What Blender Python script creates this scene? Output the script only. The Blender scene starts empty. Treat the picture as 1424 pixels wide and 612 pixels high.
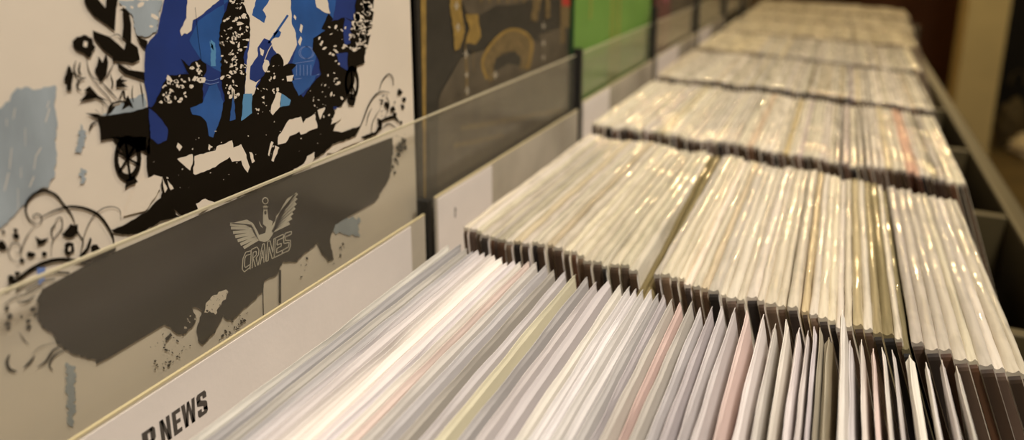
import bpy, bmesh, math, random
from mathutils import Vector, Matrix
from mathutils.geometry import tessellate_polygon
scene = bpy.context.scene
C = scene.collection
S = 0.215          # height of the camera above the record tops (m); scene is laid out in this unit
HZ = 1.265         # camera height above the shop floor (m)
def W(x, y, z): return Vector((x*S, y*S, HZ + z*S))

# ---------------------------------------------------------------- camera
cam = bpy.data.cameras.new('camera'); co = bpy.data.objects.new('camera', cam); C.objects.link(co)
co.location = (0, 0, HZ); co.rotation_euler = (math.radians(90-12.745), 0, math.radians(25.55))
cam.sensor_width = 36; cam.lens = 955/1424*36; cam.shift_y = -170/1424
cam.clip_start = 0.01; cam.clip_end = 50
cam.dof.use_dof = True; cam.dof.focus_distance = 0.395; cam.dof.aperture_fstop = 3.7; cam.dof.aperture_blades = 0
scene.camera = co
# ---------------------------------------------------------------- light
scene.view_settings.view_transform = 'Standard'; scene.view_settings.look = 'None'
scene.view_settings.gamma = 1; scene.view_settings.use_curve_mapping = False
scene.view_settings.exposure = 0.35
w = bpy.data.worlds.new('world'); scene.world = w; w.use_nodes = True
w.node_tree.nodes['Background'].inputs[0].default_value = (1, .86, .64, 1)
w.node_tree.nodes['Background'].inputs[1].default_value = 0.12
def area(name, loc, target, power, col, size):
    l = bpy.data.lights.new(name, 'AREA'); l.energy = power; l.color = col; l.shape = 'DISK'; l.size = size
    o = bpy.data.objects.new(name, l); C.objects.link(o); o.location = loc
    o.rotation_euler = (Vector(target)-Vector(loc)).to_track_quat('-Z', 'Y').to_euler(); return o
area('ceiling_or_fill_light', (0.5, -0.1, 2.7), (-.1, .3, 1), 26, (1, .93, .84), .35)
area('ceiling_or_fill_light', (0.25, 1.1, 2.7), (0, .6, 1), 11, (1, .88, .70), .09)
area('ceiling_or_fill_light', (1.5, 3.6, 2.7), (.9, 4.9, 1), 9, (1, .82, .46), .2)  # extra fill lamp, added to brighten the column
for x, y, p in ((-.2, 4.4, 6), (.35, 4.7, 6), (.85, 5.2, 7), (.0, 5.4, 8), (.5, 6.0, 10), (1.1, 6.3, 9)):  # added small lamps, placed far off to raise glints on the plastic
    area('glint_light', (x, y, 2.6), (0, 1.0, 1), p*.85, (1, .73, .35), .045)
# printed artwork of the covers, plus painted-in lip reflections: [ink, layer, y, z, then steps] in 1/20 mm
ART=[[5,1,889,3644,26,-17,36,14,29,-10,25,-29,32,-3,31,-1,31,12,32,-7,31,2,32,4,5,-33,-11,-31,-3,-33,-13,-31,-11,-31,-3,-32,6,-35,-2,-33,1,-33,2,-34,-4,-33,-16,-30,-1,-32,-7,-31,-18,-28,4,-34,-6,-31,4,-34,0,-33,-13,-30,0,-33,-15,-28,-17,-28,6,-35,-11,-37,-36,-17,-17,-32,-13,-33,-31,20,-34,1,-29,-13,-18,-28,-34,-2,-19,-26,-18,-27,-32,1,-23,-15,-20,-20,-25,-19,-24,-21,-30,-10,-18,-29,-28,0,-20,-22,-30,6,-24,-8,-21,-20,-25,-6,-23,-6,-24,12,-26,4,-25,3,-24,13,-23,19,-25,-4,-21,28,-26,0,14,25,-8,33,18,24,-1,30,0,30,5,28,7,28,3,29,-1,30,2,29,11,26,13,26,-2,30,-7,32,20,23,3,29,8,27,-11,33,16,24,-10,33,17,24,-4,31,4,28,18,24,-12,32,13,26,11,26,-8,31,4,28,18,25,-5,30,10,26,-10,31,14,27,25,6,24,-13,25,14,25,-23,25,23,26,-19,25,18,26,-7,26,-15,26,16,27,-2,27,-10,22,19,20,23,32,2,10,33,17,27,24,20],
[1,2,768,3405,-9,-59,4,0,9,59],
[1,2,845,3480,-29,-85,4,-2,30,85],
[1,2,1115,3422,-53,-116,6,-4,53,116],
[1,2,897,3294,-22,-151,3,-1,23,151],
[1,2,769,3159,-43,-174,5,-2,43,174],
[1,2,996,3099,-44,-52,6,-6,43,52],
[1,2,816,2976,-14,-91,4,-1,13,91],
[1,2,947,3047,-35,-119,5,-2,35,118],
[1,2,716,2957,-54,-139,6,-4,54,139],
[1,2,767,2801,-28,-183,4,-1,27,183],
[1,2,1119,3485,-27,-58,5,-3,27,58],
[1,2,902,2868,-47,-82,6,-5,47,82],
[5,1,1370,3219,0,-15,8,-13,-4,-15,3,-15,19,-12,4,-14,-19,-18,19,-12,-2,-16,-20,-4,8,-20,-15,-6,3,-18,-9,-10,7,-19,-18,-5,-12,-8,3,-18,-11,-9,-4,-13,-3,-17,-7,19,-16,7,-18,4,-14,17,18,5,-5,17,12,9,9,10,0,14,11,10,-9,19,16,7,-5,17,10,9,12,9,-16,23,5,12,7,11,24,2,-9,20,10,9,-4,17],
[5,1,1298,2813,20,2,8,-20,18,-1,13,-23,-5,-12,-23,-4,1,-15,-3,-13,17,-22,-16,-7,-2,-17,-14,-10,-15,-2,-21,17,22,8,-2,15,1,14,2,14,-21,22,6,12,14,10,6,13],
[5,1,1867,4292,28,-7,29,-3,29,-5,30,2,30,-6,32,16,30,-11,29,-12,32,4,30,-8,34,14,30,-10,33,3,31,-9,33,-1,2,-31,-14,-26,-11,-28,-24,-23,-6,-29,4,-31,-24,-24,6,-31,-20,-25,1,-31,-16,-28,-38,0,-27,-23,-33,-10,-33,-2,-27,17,-35,2,-24,17,-5,28,1,28,-14,27,14,29,-8,28,3,28,-11,28,-26,21,-19,25,-23,22,-20,23,-21,23],
[1,2,2204,4011,-19,-12,-25,5,-5,12,7,11,22,-4],
[1,2,2060,4207,-5,24,29,23,24,4,26,-5,-13,-31,-33,-15],
[1,2,1876,4218,22,19,32,-7,6,-19,-34,-3],
[1,2,2263,4065,-37,14,-41,30,9,30,34,-12,38,-29],
[1,2,2010,4201,-13,0,-11,7,-7,12,9,8,15,-2,10,-13],
[5,1,1561,3249,24,15,29,-2,22,21,30,-1,24,12,24,15,31,0,22,19,31,1,27,11,30,11,34,-2,35,-3,28,20,34,3,34,0,-8,-32,11,-33,6,-32,-11,-32,13,-36,-32,11,-30,-11,-31,-3,-30,1,-31,5,-31,7,-29,-5,-29,12,-29,5,-29,-2,-29,7,-28,-6,-29,3,-27,7,-28,13],
[5,1,918,1063,20,-6,9,-32,17,-14,16,-17,20,-13,-3,-18,-17,-9,0,-18,15,-29,-4,-18,4,-21,-24,-4,19,-32,-23,-4,-12,-12,1,-20,12,-27,-17,-8,19,-33,-23,-3,16,-31,-19,-6,18,-33,-18,-6,-17,-9,20,-33,1,-20,-13,-11,10,-27,-5,-16,-21,-4,-14,-10,-2,-18,2,-22,9,-26,-14,-10,-2,-18,-3,-17,5,-24,-5,27,-22,18,-14,23,-9,29,1,18,4,16,-1,21,19,6,-9,25,-1,20,19,7,-1,19,-24,35,11,12,13,10,-7,23,19,7,-5,23,8,13,-6,23,-13,27,-3,20,13,11,-6,22,15,11,8,13,-4,22,6,15,-16,28,29,1,2,18,-20,30,14,11,2,17,0,19,-9,23],
[5,1,4519,1148,35,-21,39,1,35,-25,35,-19,42,4,28,-54,37,-18,47,23,35,-29,42,1,33,-43,37,-26,46,16,41,-12,34,-42,37,-33,49,23,39,-43,8,-33,-10,-25,-54,-7,2,-30,-2,-29,17,-37,-37,-13,33,-45,19,-38,-34,-14,-31,44,-50,-2,-30,46,-40,20,-50,-6,-39,20,-33,34,-42,13,-35,25,-34,30,-35,25,-49,-7,-39,13,-24,51,-43,2,-27,22,-42,41,35,20,3,29,-44,41,17,25,13,26,-39,40],
[2,3,2414,4747,-5,-45,-4,-44,-11,-44,1,-45,-10,-44,-8,-44,0,-45,-9,-45,-6,-44,-1,-46,-10,-44,-20,-48,-16,-49,-26,-54,-20,-56,-18,-55,-21,-55,-44,-30,-44,-30,-55,-64,-13,-55,-9,-56,-10,-48,-4,-49,-10,-49,-10,-48,1,-44,4,-43,5,-44,1,-44,1,-44,-4,-45,-9,-44,0,-46,-10,-43,-5,-45,1,-47,-7,-44,-6,-45,36,-52,31,-55,47,-24,51,-15,49,-25,51,-20,51,-7,52,-9,52,0,53,-4,54,-7,55,-10,55,-2,56,-6,57,-10,58,-10,59,-3,59,-6,60,-9,61,-2,62,-11,64,0,67,-7,67,-7,66,4,70,-8,70,-4,70,0,72,-5,74,-10,75,-4,73,4,78,-10,78,-3,76,4,81,-3,78,6,82,-3,84,-2,84,1,86,-1,84,7,89,-2,92,-2,47,48,46,50,47,48,56,45,43,52,42,54,57,46,21,61,26,59,22,62,28,59,23,61,21,61,34,59,21,61,19,59,1,62,24,57,14,60,7,61,17,59,5,61,21,58,7,60,13,60,14,63,-5,64,5,64,13,63,-3,63,9,63,-3,63,16,63,-5,63,2,63,12,63,-97,-3,-95,8,-93,1,-92,-3,-90,-4,-89,1,-87,2,-85,3,-84,2,-83,4,-82,-5,-80,-1,-78,5,-78,-3,-77,0,-74,5,-74,2,-74,-5,-71,4,-70,3,-70,1,-69,-3,-67,5,-67,-5,-65,5,-65,1,-63,1,-63,-2,-62,-3,-61,0,-60,5,-60,-3,-58,4,-58,-3,-56,5,-57,-3,-55,-1,-55,2,-53,2,-53,1,-53,0,-52,-2,-51,3,-50,4,-50,-3],
[3,4,2594,3822,27,40,30,38,24,41,34,36,26,40,52,21,50,26,55,19,52,24,54,23,58,17,56,23,52,28,22,47,13,50,14,50,16,49,21,48,14,50,19,48,16,50,11,50,24,48,14,52,-63,3,-63,-3,-61,-4,-61,0,-59,2,-58,7,-59,-5,-57,1,-55,6,-57,-5,-54,2,-54,1,33,-34,25,-40,28,-38,37,-34,30,-38,29,-39,34,-36,28,-42,29,-40,33,-39,34,-40,30,-42,40,-37,29,-43,-1,-47,-6,-46,2,-47,-11,-47,4,-47,-4,-47,-11,-47,-5,-47,2,-48,-4,-47,-13,-52,-16,-51,-20,-50,-11,-53,-15,-51,-20,-50,-91,55,-45,35,-45,35,-47,31,-27,43,-27,41,-23,43,-34,55],
[3,4,4172,4731,-7,-55,-10,-54,1,-54,-6,-55,-7,-55,1,-55,-11,-54,-7,-55,-8,-55,5,-56,-10,-55,-3,-53,-18,-51,-6,-52,2,-53,-17,-52,32,-76,42,-74,5,-73,8,-73,-25,-61,-39,-57,-24,-61,-36,-56,12,-56,13,-57,3,-56,10,-57,9,-58,86,10,89,7,89,10,26,52,21,54,22,53,35,49,24,53,22,54,20,54,43,55,45,53,48,53,48,54,58,54,47,61,57,57,16,59,29,56,18,58,11,60,2,60,18,59,-3,61,14,59,-5,60,0,60,15,59,7,60,-3,59,2,59,12,59,-88,6,-88,-1,-86,-6,-84,2,-83,-1,-81,0,-80,9,-79,-6,-77,5],
[4,5,2866,3796,51,-46,-5,-30,6,-33,-1,-31,-8,-31,0,-31,-11,-30,-1,-32,1,-31,-66,10,6,31,-4,33,8,31,0,33,15,30,-9,33,15,30,-7,33],
[4,5,2845,3783,41,-52,3,-55,-41,52],
[1,6,2691,4744,-7,-29,-4,-30,-6,-30,3,-30,-5,-29,-3,-30,-5,-30,-10,-29,2,-31,-8,-29,-1,-30,-5,-30,-6,-30,-8,-29,-2,-31,2,-30,-8,-30,-3,-30,-12,-30,-5,-30,-5,-31,-5,-30,-3,-31,-22,-23,-17,-25,-14,-27,-24,-22,-16,-26,11,-54,38,26,33,-12,57,31,10,34,9,35,11,34,49,15,47,20,42,20,36,26,32,16,33,15,28,22,35,12,31,19,32,17,15,29,21,28,14,30,20,28,19,29,15,30,15,30,22,28,15,31,17,29,18,30,19,29,15,31,24,28,21,29,12,31,22,29,16,32,-43,-5,-41,2,-40,6,-40,1,-41,-2,-40,-4,-39,3,-38,4,-39,1,-38,-1,-39,-4,-37,6,-38,-4,-36,3,-37,-5,-36,8],
[1,5,3390,4738,-9,-39,-4,-39,-8,-40,5,-39,-4,-39,-11,-40,-4,-39,1,-40,-10,-39,0,-40,-10,-39,5,-40,-6,-40,-10,-40,24,-41,22,-41,13,-45,23,-42,24,-42,-7,-46,-7,-45,2,-47,-12,-45,-1,-46,-10,-43,-7,-43,-13,-42,-22,-40,-2,-45,-20,-40,-3,-44,-11,-40,-12,-40,-6,-41,-1,-43,-16,-38,-9,-41,-2,-42,-8,-41,-20,-38,-3,-42,80,45,59,-13,58,-12,1,57,-10,57,35,39,48,30,31,42,42,35,44,36,54,-24,59,-13,55,-25,56,-20,50,36,51,35,47,39,30,37,31,37,31,37,34,36,28,38,-2,49,-8,49,3,48,-21,58,-35,55,-3,50,11,50,-2,50,-8,50,12,49,0,50,1,43,3,44,8,43,10,43,-7,43,5,43,2,44,12,42,2,43,0,43,7,43,-2,43,9,42,8,45,-65,-1,-63,-3,-62,9,-62,-7,-61,0,-60,-2,-59,2,-59,1,-57,1,-57,7,-57,-6,-55,1],
[3,6,3575,4736,8,-33,-13,-33,7,-33,-14,-33,13,-33,-15,-33,1,-34,-4,-33,-4,-33,10,-34,-3,-33,-8,-33,5,-34,-1,-34,-1,-33,-12,-34,2,-33,-19,-33,-8,-35,-27,-31,-11,-35,-15,-32,36,-23,38,-23,39,-23,61,-41,19,37,23,35,-18,42,-29,38,26,28,34,24,30,26,22,31,14,33,-8,36,9,34,8,34,19,33,3,34,7,34,0,35,10,34,13,33,-5,35,7,34,6,34,14,34,12,33,3,35,6,33,-49,1,-50,-3,-47,9,-48,-6,-48,-1],
[2,7,3510,3623,37,32,36,32,39,32,49,-23,47,-24,17,-35,5,-37,16,-36,32,-34,30,-37,-26,-30,-38,-23,-27,-30,-63,-33,-34,-27,-20,-35,-37,-25,-24,-32,-53,-15,-52,-20,-46,27,-45,25,3,38,6,37,8,36,9,37,34,22,25,29,31,24,32,24,9,33,-6,35],
[3,7,3695,3642,24,19,23,19,23,19,26,21,32,27,38,33,44,38,47,41,48,42,47,41,-29,17,-46,-41,-48,-41,-47,-41,-43,-38,-38,-33,-31,-26,-26,-22,-23,-19,-23,-18,-23,-20],
[3,7,3883,3767,19,-9,-13,-21,-11,-21,-29,-18,-28,5,-20,2,-43,-12,14,26,7,17,-5,25,41,10,33,19,24,-9],
[1,8,3672,3376,-1,-37,-21,-24,-26,-4,-24,0,-21,19,-15,28,-3,36,16,28,17,21,21,23,25,-10,24,-15,5,-34],
[1,8,3598,3446,16,25,17,25,16,25,16,23,15,20,14,15,13,12,12,11,12,10,13,12,-9,6,-12,-12,-13,-10,-12,-11,-13,-12,-14,-16,-16,-20,-16,-23,-16,-25,-17,-26,-16,-24],
[1,8,3543,3618,30,-23,32,-19,-11,-33,-17,-31,-31,21,1,28,-7,29],
[1,6,4580,4727,-6,-37,2,-36,-1,-37,-6,-37,-3,-37,-3,-37,-2,-37,0,-37,-3,-37,-8,-37,2,-37,-7,-37,-4,-37,-4,-37,-4,-38,7,-38,-5,-37,5,-47,12,-46,50,-24,44,-29,50,-26,54,-16,56,-11,-12,45,-14,46,3,46,-18,45,6,38,-1,39,3,38,1,38,6,38,-2,39,-2,38,-1,38,7,38,8,37,-9,38,9,38,1,38,-5,38,2,37,9,38,-1,37,-55,0,-55,1,-54,-3],
[0,7,4779,3909,23,-29,30,-26,26,-28,-24,-24,-35,-18,-16,-28,-24,-24,-27,-21,-29,-22,-42,13,-40,16,15,26,22,23,20,23,23,23,15,26,17,25,22,23],
[1,6,4144,3949,33,-39,-15,-34,-34,39],
[1,6,4245,3823,36,-31,-34,-87,-35,40],
[1,6,4230,3671,22,-39,-46,-85,-33,58],
[7,7,4431,3432,-6,-21,-11,4,6,19],
[7,7,4425,3411,-15,-18,-10,5,14,17],
[7,7,4410,3393,-23,-14,-8,7,21,12],
[7,7,4387,3379,-28,-9,-6,7,26,9],
[7,7,4359,3370,-33,-3,-2,7,29,3],
[7,7,4326,3367,-34,2,1,7,31,-2],
[7,7,4292,3369,-33,8,4,6,30,-7],
[7,7,4259,3377,-30,13,6,5,28,-12],
[7,7,4229,3390,-25,16,8,4,23,-15],
[7,7,4204,3406,-19,20,10,2,17,-18],
[7,7,4185,3426,-10,22,11,0,9,-20],
[7,7,4175,3448,-3,21,12,-1,2,-20],
[7,7,4172,3469,7,21,10,-4,-5,-18],
[7,7,4179,3490,14,17,10,-5,-14,-16],
[7,7,4193,3507,22,14,8,-6,-20,-13],
[7,7,4215,3521,28,10,5,-7,-25,-9],
[7,7,4243,3531,31,4,3,-8,-29,-3],
[7,7,4274,3535,34,-2,-1,-7,-30,1],
[7,7,4308,3533,33,-7,-3,-7,-31,7],
[7,7,4341,3526,31,-13,-6,-5,-28,11],
[7,7,4372,3513,26,-17,-9,-4,-23,16],
[7,7,4398,3496,20,-20,-11,-2,-18,18],
[7,7,4418,3476,11,-22,-12,0,-10,20],
[7,7,4429,3454,2,-22,-11,2,-3,20],
[7,7,4458,3428,-6,-20,-12,3,6,19],
[7,7,4452,3408,-16,-19,-10,6,14,16],
[7,7,4436,3389,-22,-14,-8,7,20,13],
[7,7,4414,3375,-29,-9,-5,7,26,9],
[7,7,4385,3366,-33,-3,-2,7,30,3],
[7,7,4352,3363,-34,2,1,7,31,-2],
[7,7,4318,3365,-33,8,4,6,30,-7],
[7,7,4285,3373,-30,13,6,5,28,-12],
[7,7,4255,3386,-26,17,9,4,23,-16],
[7,7,4229,3403,-18,19,10,3,17,-18],
[7,7,4211,3422,-11,22,11,0,10,-19],
[7,7,4200,3444,-2,22,11,-2,2,-20],
[7,7,4198,3466,6,20,11,-3,-6,-19],
[7,7,4204,3486,15,18,9,-5,-13,-16],
[7,7,4219,3504,21,14,8,-6,-20,-13],
[7,7,4240,3518,28,9,5,-7,-25,-8],
[7,7,4268,3527,32,4,2,-7,-29,-4],
[7,7,4300,3531,34,-2,-1,-7,-31,2],
[7,7,4334,3529,33,-7,-3,-7,-31,7],
[7,7,4367,3522,31,-12,-6,-6,-28,11],
[7,7,4398,3510,27,-17,-9,-4,-24,15],
[7,7,4425,3493,19,-20,-10,-3,-18,19],
[7,7,4444,3473,12,-22,-12,-1,-10,20],
[7,7,4456,3451,2,-23,-12,2,-2,20],
[7,7,4114,3323,-13,-135,11,-2,13,135],
[7,7,4177,3313,-13,-136,11,-2,13,136],
[7,7,4241,3303,-13,-137,11,-2,13,137],
[7,7,4305,3292,-13,-138,12,-2,13,139],
[7,7,4371,3282,-13,-139,12,-2,13,139],
[7,7,4065,3144,42,-5,43,-5,43,-4,45,-4,45,-3,48,0,48,0,50,2,49,2,50,1,-3,10,-50,-2,-49,-1,-50,-2,-48,-1,-46,1,-45,2,-44,4,-43,5,-43,4,-43,5],
[7,7,4097,3340,339,-16,-1,9,-339,15],
[7,7,2731,3383,15,-7,16,-7,16,-7,17,-6,18,-4,20,-1,22,0,22,2,22,2,22,2,-2,7,-22,-2,-22,-2,-22,-2,-20,0,-19,1,-18,4,-16,5,-15,7,-16,7,-15,7],
[7,7,2726,3344,16,-6,15,-8,16,-7,17,-6,19,-4,20,-1,21,0,22,2,23,2,21,1,-1,8,-22,-2,-23,-2,-21,-2,-21,0,-19,1,-17,4,-16,6,-16,7,-15,7,-16,7],
[7,7,2792,3280,-26,-139,6,-1,26,139],
[7,7,2870,3297,-1,-177,7,-1,1,177],
[7,7,2633,3086,25,3,26,3,25,2,27,2,29,2,32,0,34,-1,36,-1,36,-2,36,-1,-1,8,-36,1,-36,2,-36,1,-34,1,-33,0,-29,-2,-27,-2,-26,-3,-25,-2,-26,-3],
[7,7,2716,2867,10,-6,11,-7,11,-7,11,-6,13,-4,12,0,13,1,12,3,12,4,12,2,-4,8,-12,-3,-12,-3,-12,-3,-11,-2,-10,1,-10,3,-11,5,-10,7,-11,7,-10,6],
[0,7,2704,4156,-1,-302,13,-348,5,0,-13,348,1,302],
[0,9,2041,3217,41,7,26,23,21,26,13,30,24,24,22,26,17,27,14,31,17,25,24,20,29,16,15,29,40,-2,40,-13,40,5,41,-3,39,-5,40,-9,-19,33,-14,35,-12,35,-12,35,-20,33,36,-26,26,-35,30,-28,33,33,35,10,40,0,37,11,30,-35,38,-31,1,-32,-2,-31,-13,-28,-32,-28,-20,-34,1,-34,1,-34,-14,-31,4,-35,0,-33,-12,-32,0,-34,25,-31,29,-30,19,-35,47,-11,47,-9,35,24,47,8,36,25,-1,34,3,34,-11,35,-7,34,-7,34,7,33,-4,34,-5,34,2,33,11,34,-5,39,22,32,-8,40,18,33,-10,37,3,37,-2,37,-14,36,12,30,-8,33,18,28,-4,33,13,30,4,31,8,31,24,25,7,34,20,27,15,29,29,25,14,30,17,44,30,39,1,32,10,32,-6,33,4,33,16,31,1,33,-4,33,7,32,0,32,7,32,6,32,6,34,40,2,40,-2,40,-2,40,-4,-11,-33,1,-32,1,-33,5,-34,-7,-32,-13,-33,1,-33,-13,-33,-5,-33,9,-34,-5,-33,-5,-32,12,-36,28,-32,14,-36,5,-39,27,-33,12,-36,2,-33,-13,-32,4,-33,5,-34,-14,-31,4,-34,-12,-31,-19,-29,-13,-31,-25,-27,-10,-32,-25,-27,-12,-31,-11,-31,7,-39,-7,-39,19,-39,-14,-39,17,-40,-16,-32,-6,-34,-4,-34,-12,-33,-8,-33,-4,-35,-10,-32,40,-37,26,-45,34,18,19,30,32,20,23,40,26,38,33,25,28,29,16,36,40,16,24,31,37,20,15,39,36,29,7,42,24,36,50,24,62,12,38,-28,23,-36,19,-36,2,-37,-6,-34,41,15,47,4,70,-10,64,-27,-44,-28,-46,-22,13,-42,1,-42,15,-43,3,-43,23,-43,18,-45,21,-45,40,-37,32,-42,42,27,31,36,49,23,32,37,42,21,38,25,36,27,51,15,41,26,-13,46,-13,46,5,45,-7,45,-22,46,-28,39,-26,39,-30,37,10,36,3,37,13,35,1,36,56,16,55,18,55,20,57,16,47,35,42,38,50,35,67,13,75,-6,66,22,73,-1,60,-18,57,-26,68,-12,-1,41,15,38,34,35,2,40,-5,42,17,38,16,38,1,41,-4,42,2,41,3,40,17,40,11,41,-3,41,8,40,3,41,-13,41,21,40,-3,41,65,0,66,-13,68,8,68,-6,68,-4,71,4,8,-42,-4,-43,-7,-42,1,-42,-11,-42,9,-43,-27,-41,-3,-42,1,-43,15,-44,-7,-42,-17,-42,-16,-45,-3,-46,-12,-45,8,-48,-11,-45,-19,-42,-16,-43,-11,-45,-10,-44,-34,-39,7,-48,-28,-41,-15,-43,-17,-43,-36,-35,-35,-36,-1,-46,-29,-42,-6,-46,6,-51,-57,-14,-67,3,-59,-9,0,-43,-40,-32,-15,-39,-5,-41,0,-43,-18,-38,-26,-34,-43,-32,-34,-37,-53,-26,-18,-47,-52,-24,-41,-30,-25,-37,-60,3,-58,25,-59,8,8,-42,24,-44,-12,-41,11,-43,28,-46,-33,-38,-28,-41,-27,-41,59,-18,59,-20,58,-28,59,1,59,1,62,-1,59,5,68,-14,62,3,63,4,-37,-35,-45,-29,-43,-31,-36,-32,-65,9,-54,-16,-67,20,-54,-16,-63,15,-61,7,-53,-10,-59,8,-35,-26,-49,-12,-50,-11,-32,-29,-64,-1,-53,-17,-64,1,-51,-17,-55,-11,-46,-14,-55,1,-43,-18,-50,-5,-46,-11,-49,-7,-39,-20,-43,-13,-47,-8,-48,-3,-45,-5,-46,1,-48,9,-47,9,-42,-6,-46,5,-43,-1,-48,19,-43,1,-44,5,-41,-4,-40,-3,-42,1,-42,4,-43,11,-39,-2,-39,-5,-43,16,-40,2,-35,-13,-39,4,-41,10,-38,1,-39,9,-36,-5,-41,12,-36,-10,-37,-2,-41,16,-36,-2,-37,2,-34,-10,-40,15,-33,-9,-36,4,-37,8,-32,-11,-35,0,-35,9,-11,36,-3,36,-19,34,34,-35,25,-41,34,-39,-39,12,-37,2,-38,4,-37,5,-38,9,-36,6,-36,6,-28,-13,-31,-7,-31,-7,-36,6,-27,-13,-30,-6,-33,1,-27,-15,-36,21,-37,16,-37,9,-29,19,-32,7,-28,21,-30,12,-26,22,-17,34,31,-5,30,6,32,-4,31,1,30,5,29,6,28,8,31,0,29,7,28,10,30,5,31,-1,26,12,27,11,22,17,24,14,28,18,32,12,33,9,11,33,23,26,-9,32,-3,32,10,30,-8,32,-21,28,-21,27,-20,25,-35,-16,-39,-4,6,28,0,30,-2,31,-2,30,2,30,8,28,-3,30,9,28,8,28,-4,30,10,29,18,24,-2,31,17,26,5,30,2,31,2,30,2,30,9,29,-6,32,7,29,10,28,-1,31],
[0,9,1414,3310,36,-13,37,-10,37,-10,38,-28,38,-7,39,-4,39,-2,40,-4,40,-2,41,-2,41,-8,43,1,42,6,45,-3,43,6,45,0,-1,-38,-13,-35,-2,-37,-6,-37,-3,-37,0,-38,-7,-37,-7,-36,-2,-38,-11,-36,0,-38,-3,-38,-7,-36,-52,36,-34,30,-37,23,-35,27,-35,25,-33,29,-35,28,-34,27,-30,32,-39,2,-39,9,-38,0,-37,7,5,43,3,43,2,43,-5,39,-5,39,-37,24,-33,28],
[0,9,1514,3214,-13,-2,-13,-1,-13,-2,-12,-4,-12,-6,-9,-10,-7,-12,-5,-13,-5,-12,-4,-13,5,-3,8,10,8,10,8,10,7,9,7,7,8,6,10,4,11,5,12,5,11,6],
[0,9,1508,3320,53,-66,3,2,-53,66],
[0,9,1899,2739,-13,-58,-41,32,9,39],
[0,9,1886,2681,-21,-51,-34,48,14,35],
[0,9,1865,2630,-29,-40,-25,60,20,28],
[0,9,1836,2590,-34,-27,-14,69,23,18],
[0,9,1802,2563,-37,-12,-2,72,25,9],
[0,9,1765,2551,-37,3,10,72,25,-3],
[0,9,1728,2554,-34,19,20,65,24,-12],
[0,9,1694,2573,-30,33,30,55,20,-23],
[0,9,1664,2606,-23,44,37,41,16,-30],
[0,9,1641,2650,-15,53,42,24,10,-36],
[0,9,1626,2703,-6,57,43,6,5,-39],
[0,9,1620,2760,4,59,42,-13,-3,-40],
[0,9,1624,2819,12,55,38,-29,-8,-39],
[0,9,1636,2874,20,49,32,-44,-14,-34],
[0,9,1656,2923,28,40,23,-57,-19,-27],
[0,9,1684,2963,32,28,14,-66,-23,-19],
[0,9,1716,2991,36,14,2,-71,-24,-9],
[0,9,1752,3005,36,-2,-9,-70,-25,1],
[0,9,1788,3003,35,-17,-20,-65,-24,12],
[0,9,1823,2986,31,-31,-30,-56,-21,22],
[0,9,1854,2955,24,-44,-38,-42,-16,30],
[0,9,1878,2911,17,-53,-44,-25,-11,36],
[0,9,1895,2858,7,-59,-46,-6,-5,40],
[0,9,1902,2799,-3,-60,-45,13,2,41],
[0,9,1751,2771,111,-98,15,17,-111,98],
[0,9,1746,2782,0,-215,25,-4,0,214],
[0,9,1749,2789,-108,-115,18,-18,109,114],
[0,9,1767,2787,-104,106,-16,-16,103,-105],
[0,9,1771,2777,1,212,-24,4,-2,-211],
[0,9,1768,2770,109,125,-20,18,-108,-125],
[0,9,1690,2493,26,80,86,17,35,-86,-84,6],
[0,9,1624,3031,28,-9,29,-2,28,-14,29,-5,30,-8,29,-9,30,-4,30,-11,31,-7,31,-4,30,-12,31,-7,-6,-32,-5,-32,-3,-32,-3,-33,-37,3,-36,-5,-36,2,-33,-13,-33,-15,-30,-16,-15,30,-16,29,-12,30,-18,28,-16,30,-10,31,-16,29,-16,29],
[0,9,5331,2870,-10,-63,-48,30,7,42],
[0,9,5321,2807,-21,-56,-41,48,14,38],
[0,9,5300,2751,-29,-47,-32,63,20,32],
[0,9,5271,2704,-36,-32,-20,73,24,22],
[0,9,5235,2672,-40,-17,-7,78,27,12],
[0,9,5195,2655,-41,0,6,78,28,0],
[0,9,5154,2655,-40,17,19,72,27,-11],
[0,9,5114,2672,-35,32,30,62,24,-22],
[0,9,5079,2704,-29,44,39,48,20,-30],
[0,9,5050,2748,-20,55,46,31,13,-38],
[0,9,5030,2803,-10,61,49,11,7,-41],
[0,9,5020,2864,0,63,48,-9,1,-43],
[0,9,5020,2927,10,61,46,-28,-8,-42],
[0,9,5030,2988,20,55,39,-45,-13,-38],
[0,9,5050,3043,28,46,31,-60,-20,-31],
[0,9,5078,3089,35,32,19,-70,-23,-22],
[0,9,5113,3121,39,18,7,-76,-27,-12],
[0,9,5152,3139,41,2,-6,-77,-28,-1],
[0,9,5193,3141,40,-14,-19,-73,-27,10],
[0,9,5233,3127,36,-31,-31,-63,-24,21],
[0,9,5269,3096,29,-44,-40,-49,-20,30],
[0,9,5298,3052,22,-55,-48,-32,-14,38],
[0,9,5320,2997,11,-62,-51,-12,-8,42],
[0,9,5331,2935,0,-65,-51,9,0,44],
[0,9,5157,2899,63,-190,34,-1,-64,191],
[0,9,5156,2902,-22,-222,35,-7,21,223],
[0,9,5158,2906,-103,-133,30,-14,104,133],
[0,9,5191,2896,3,224,-34,4,-4,-222],
[0,9,5048,2708,202,-42,-56,-103,-108,34],
[3,10,2516,3116,39,4,41,2,38,10,40,5,18,26,14,29,20,25,19,26,19,27,14,30,53,6,55,5,6,-36,12,-36,18,-35,0,-37,10,-36,16,-36,-10,-30,-5,-33,-8,-31,-15,-29,-8,-31,-17,-32,-20,-31,-17,-32,-23,-28,-19,-30,-23,-28,-15,-33,-54,31,-3,39,0,39,-5,39,-3,39,-20,32,-24,30,-28,28,-48,20,-49,17,-12,37],
[3,10,3102,3196,-2,-34,1,-34,-3,-33,-1,-34,6,-35,0,-35,-11,-32,6,-36,0,-34,-5,-32,-41,-1,-39,1,7,34,11,34,3,35,15,32,12,33,5,36,11,33,8,34,2,36],
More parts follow.
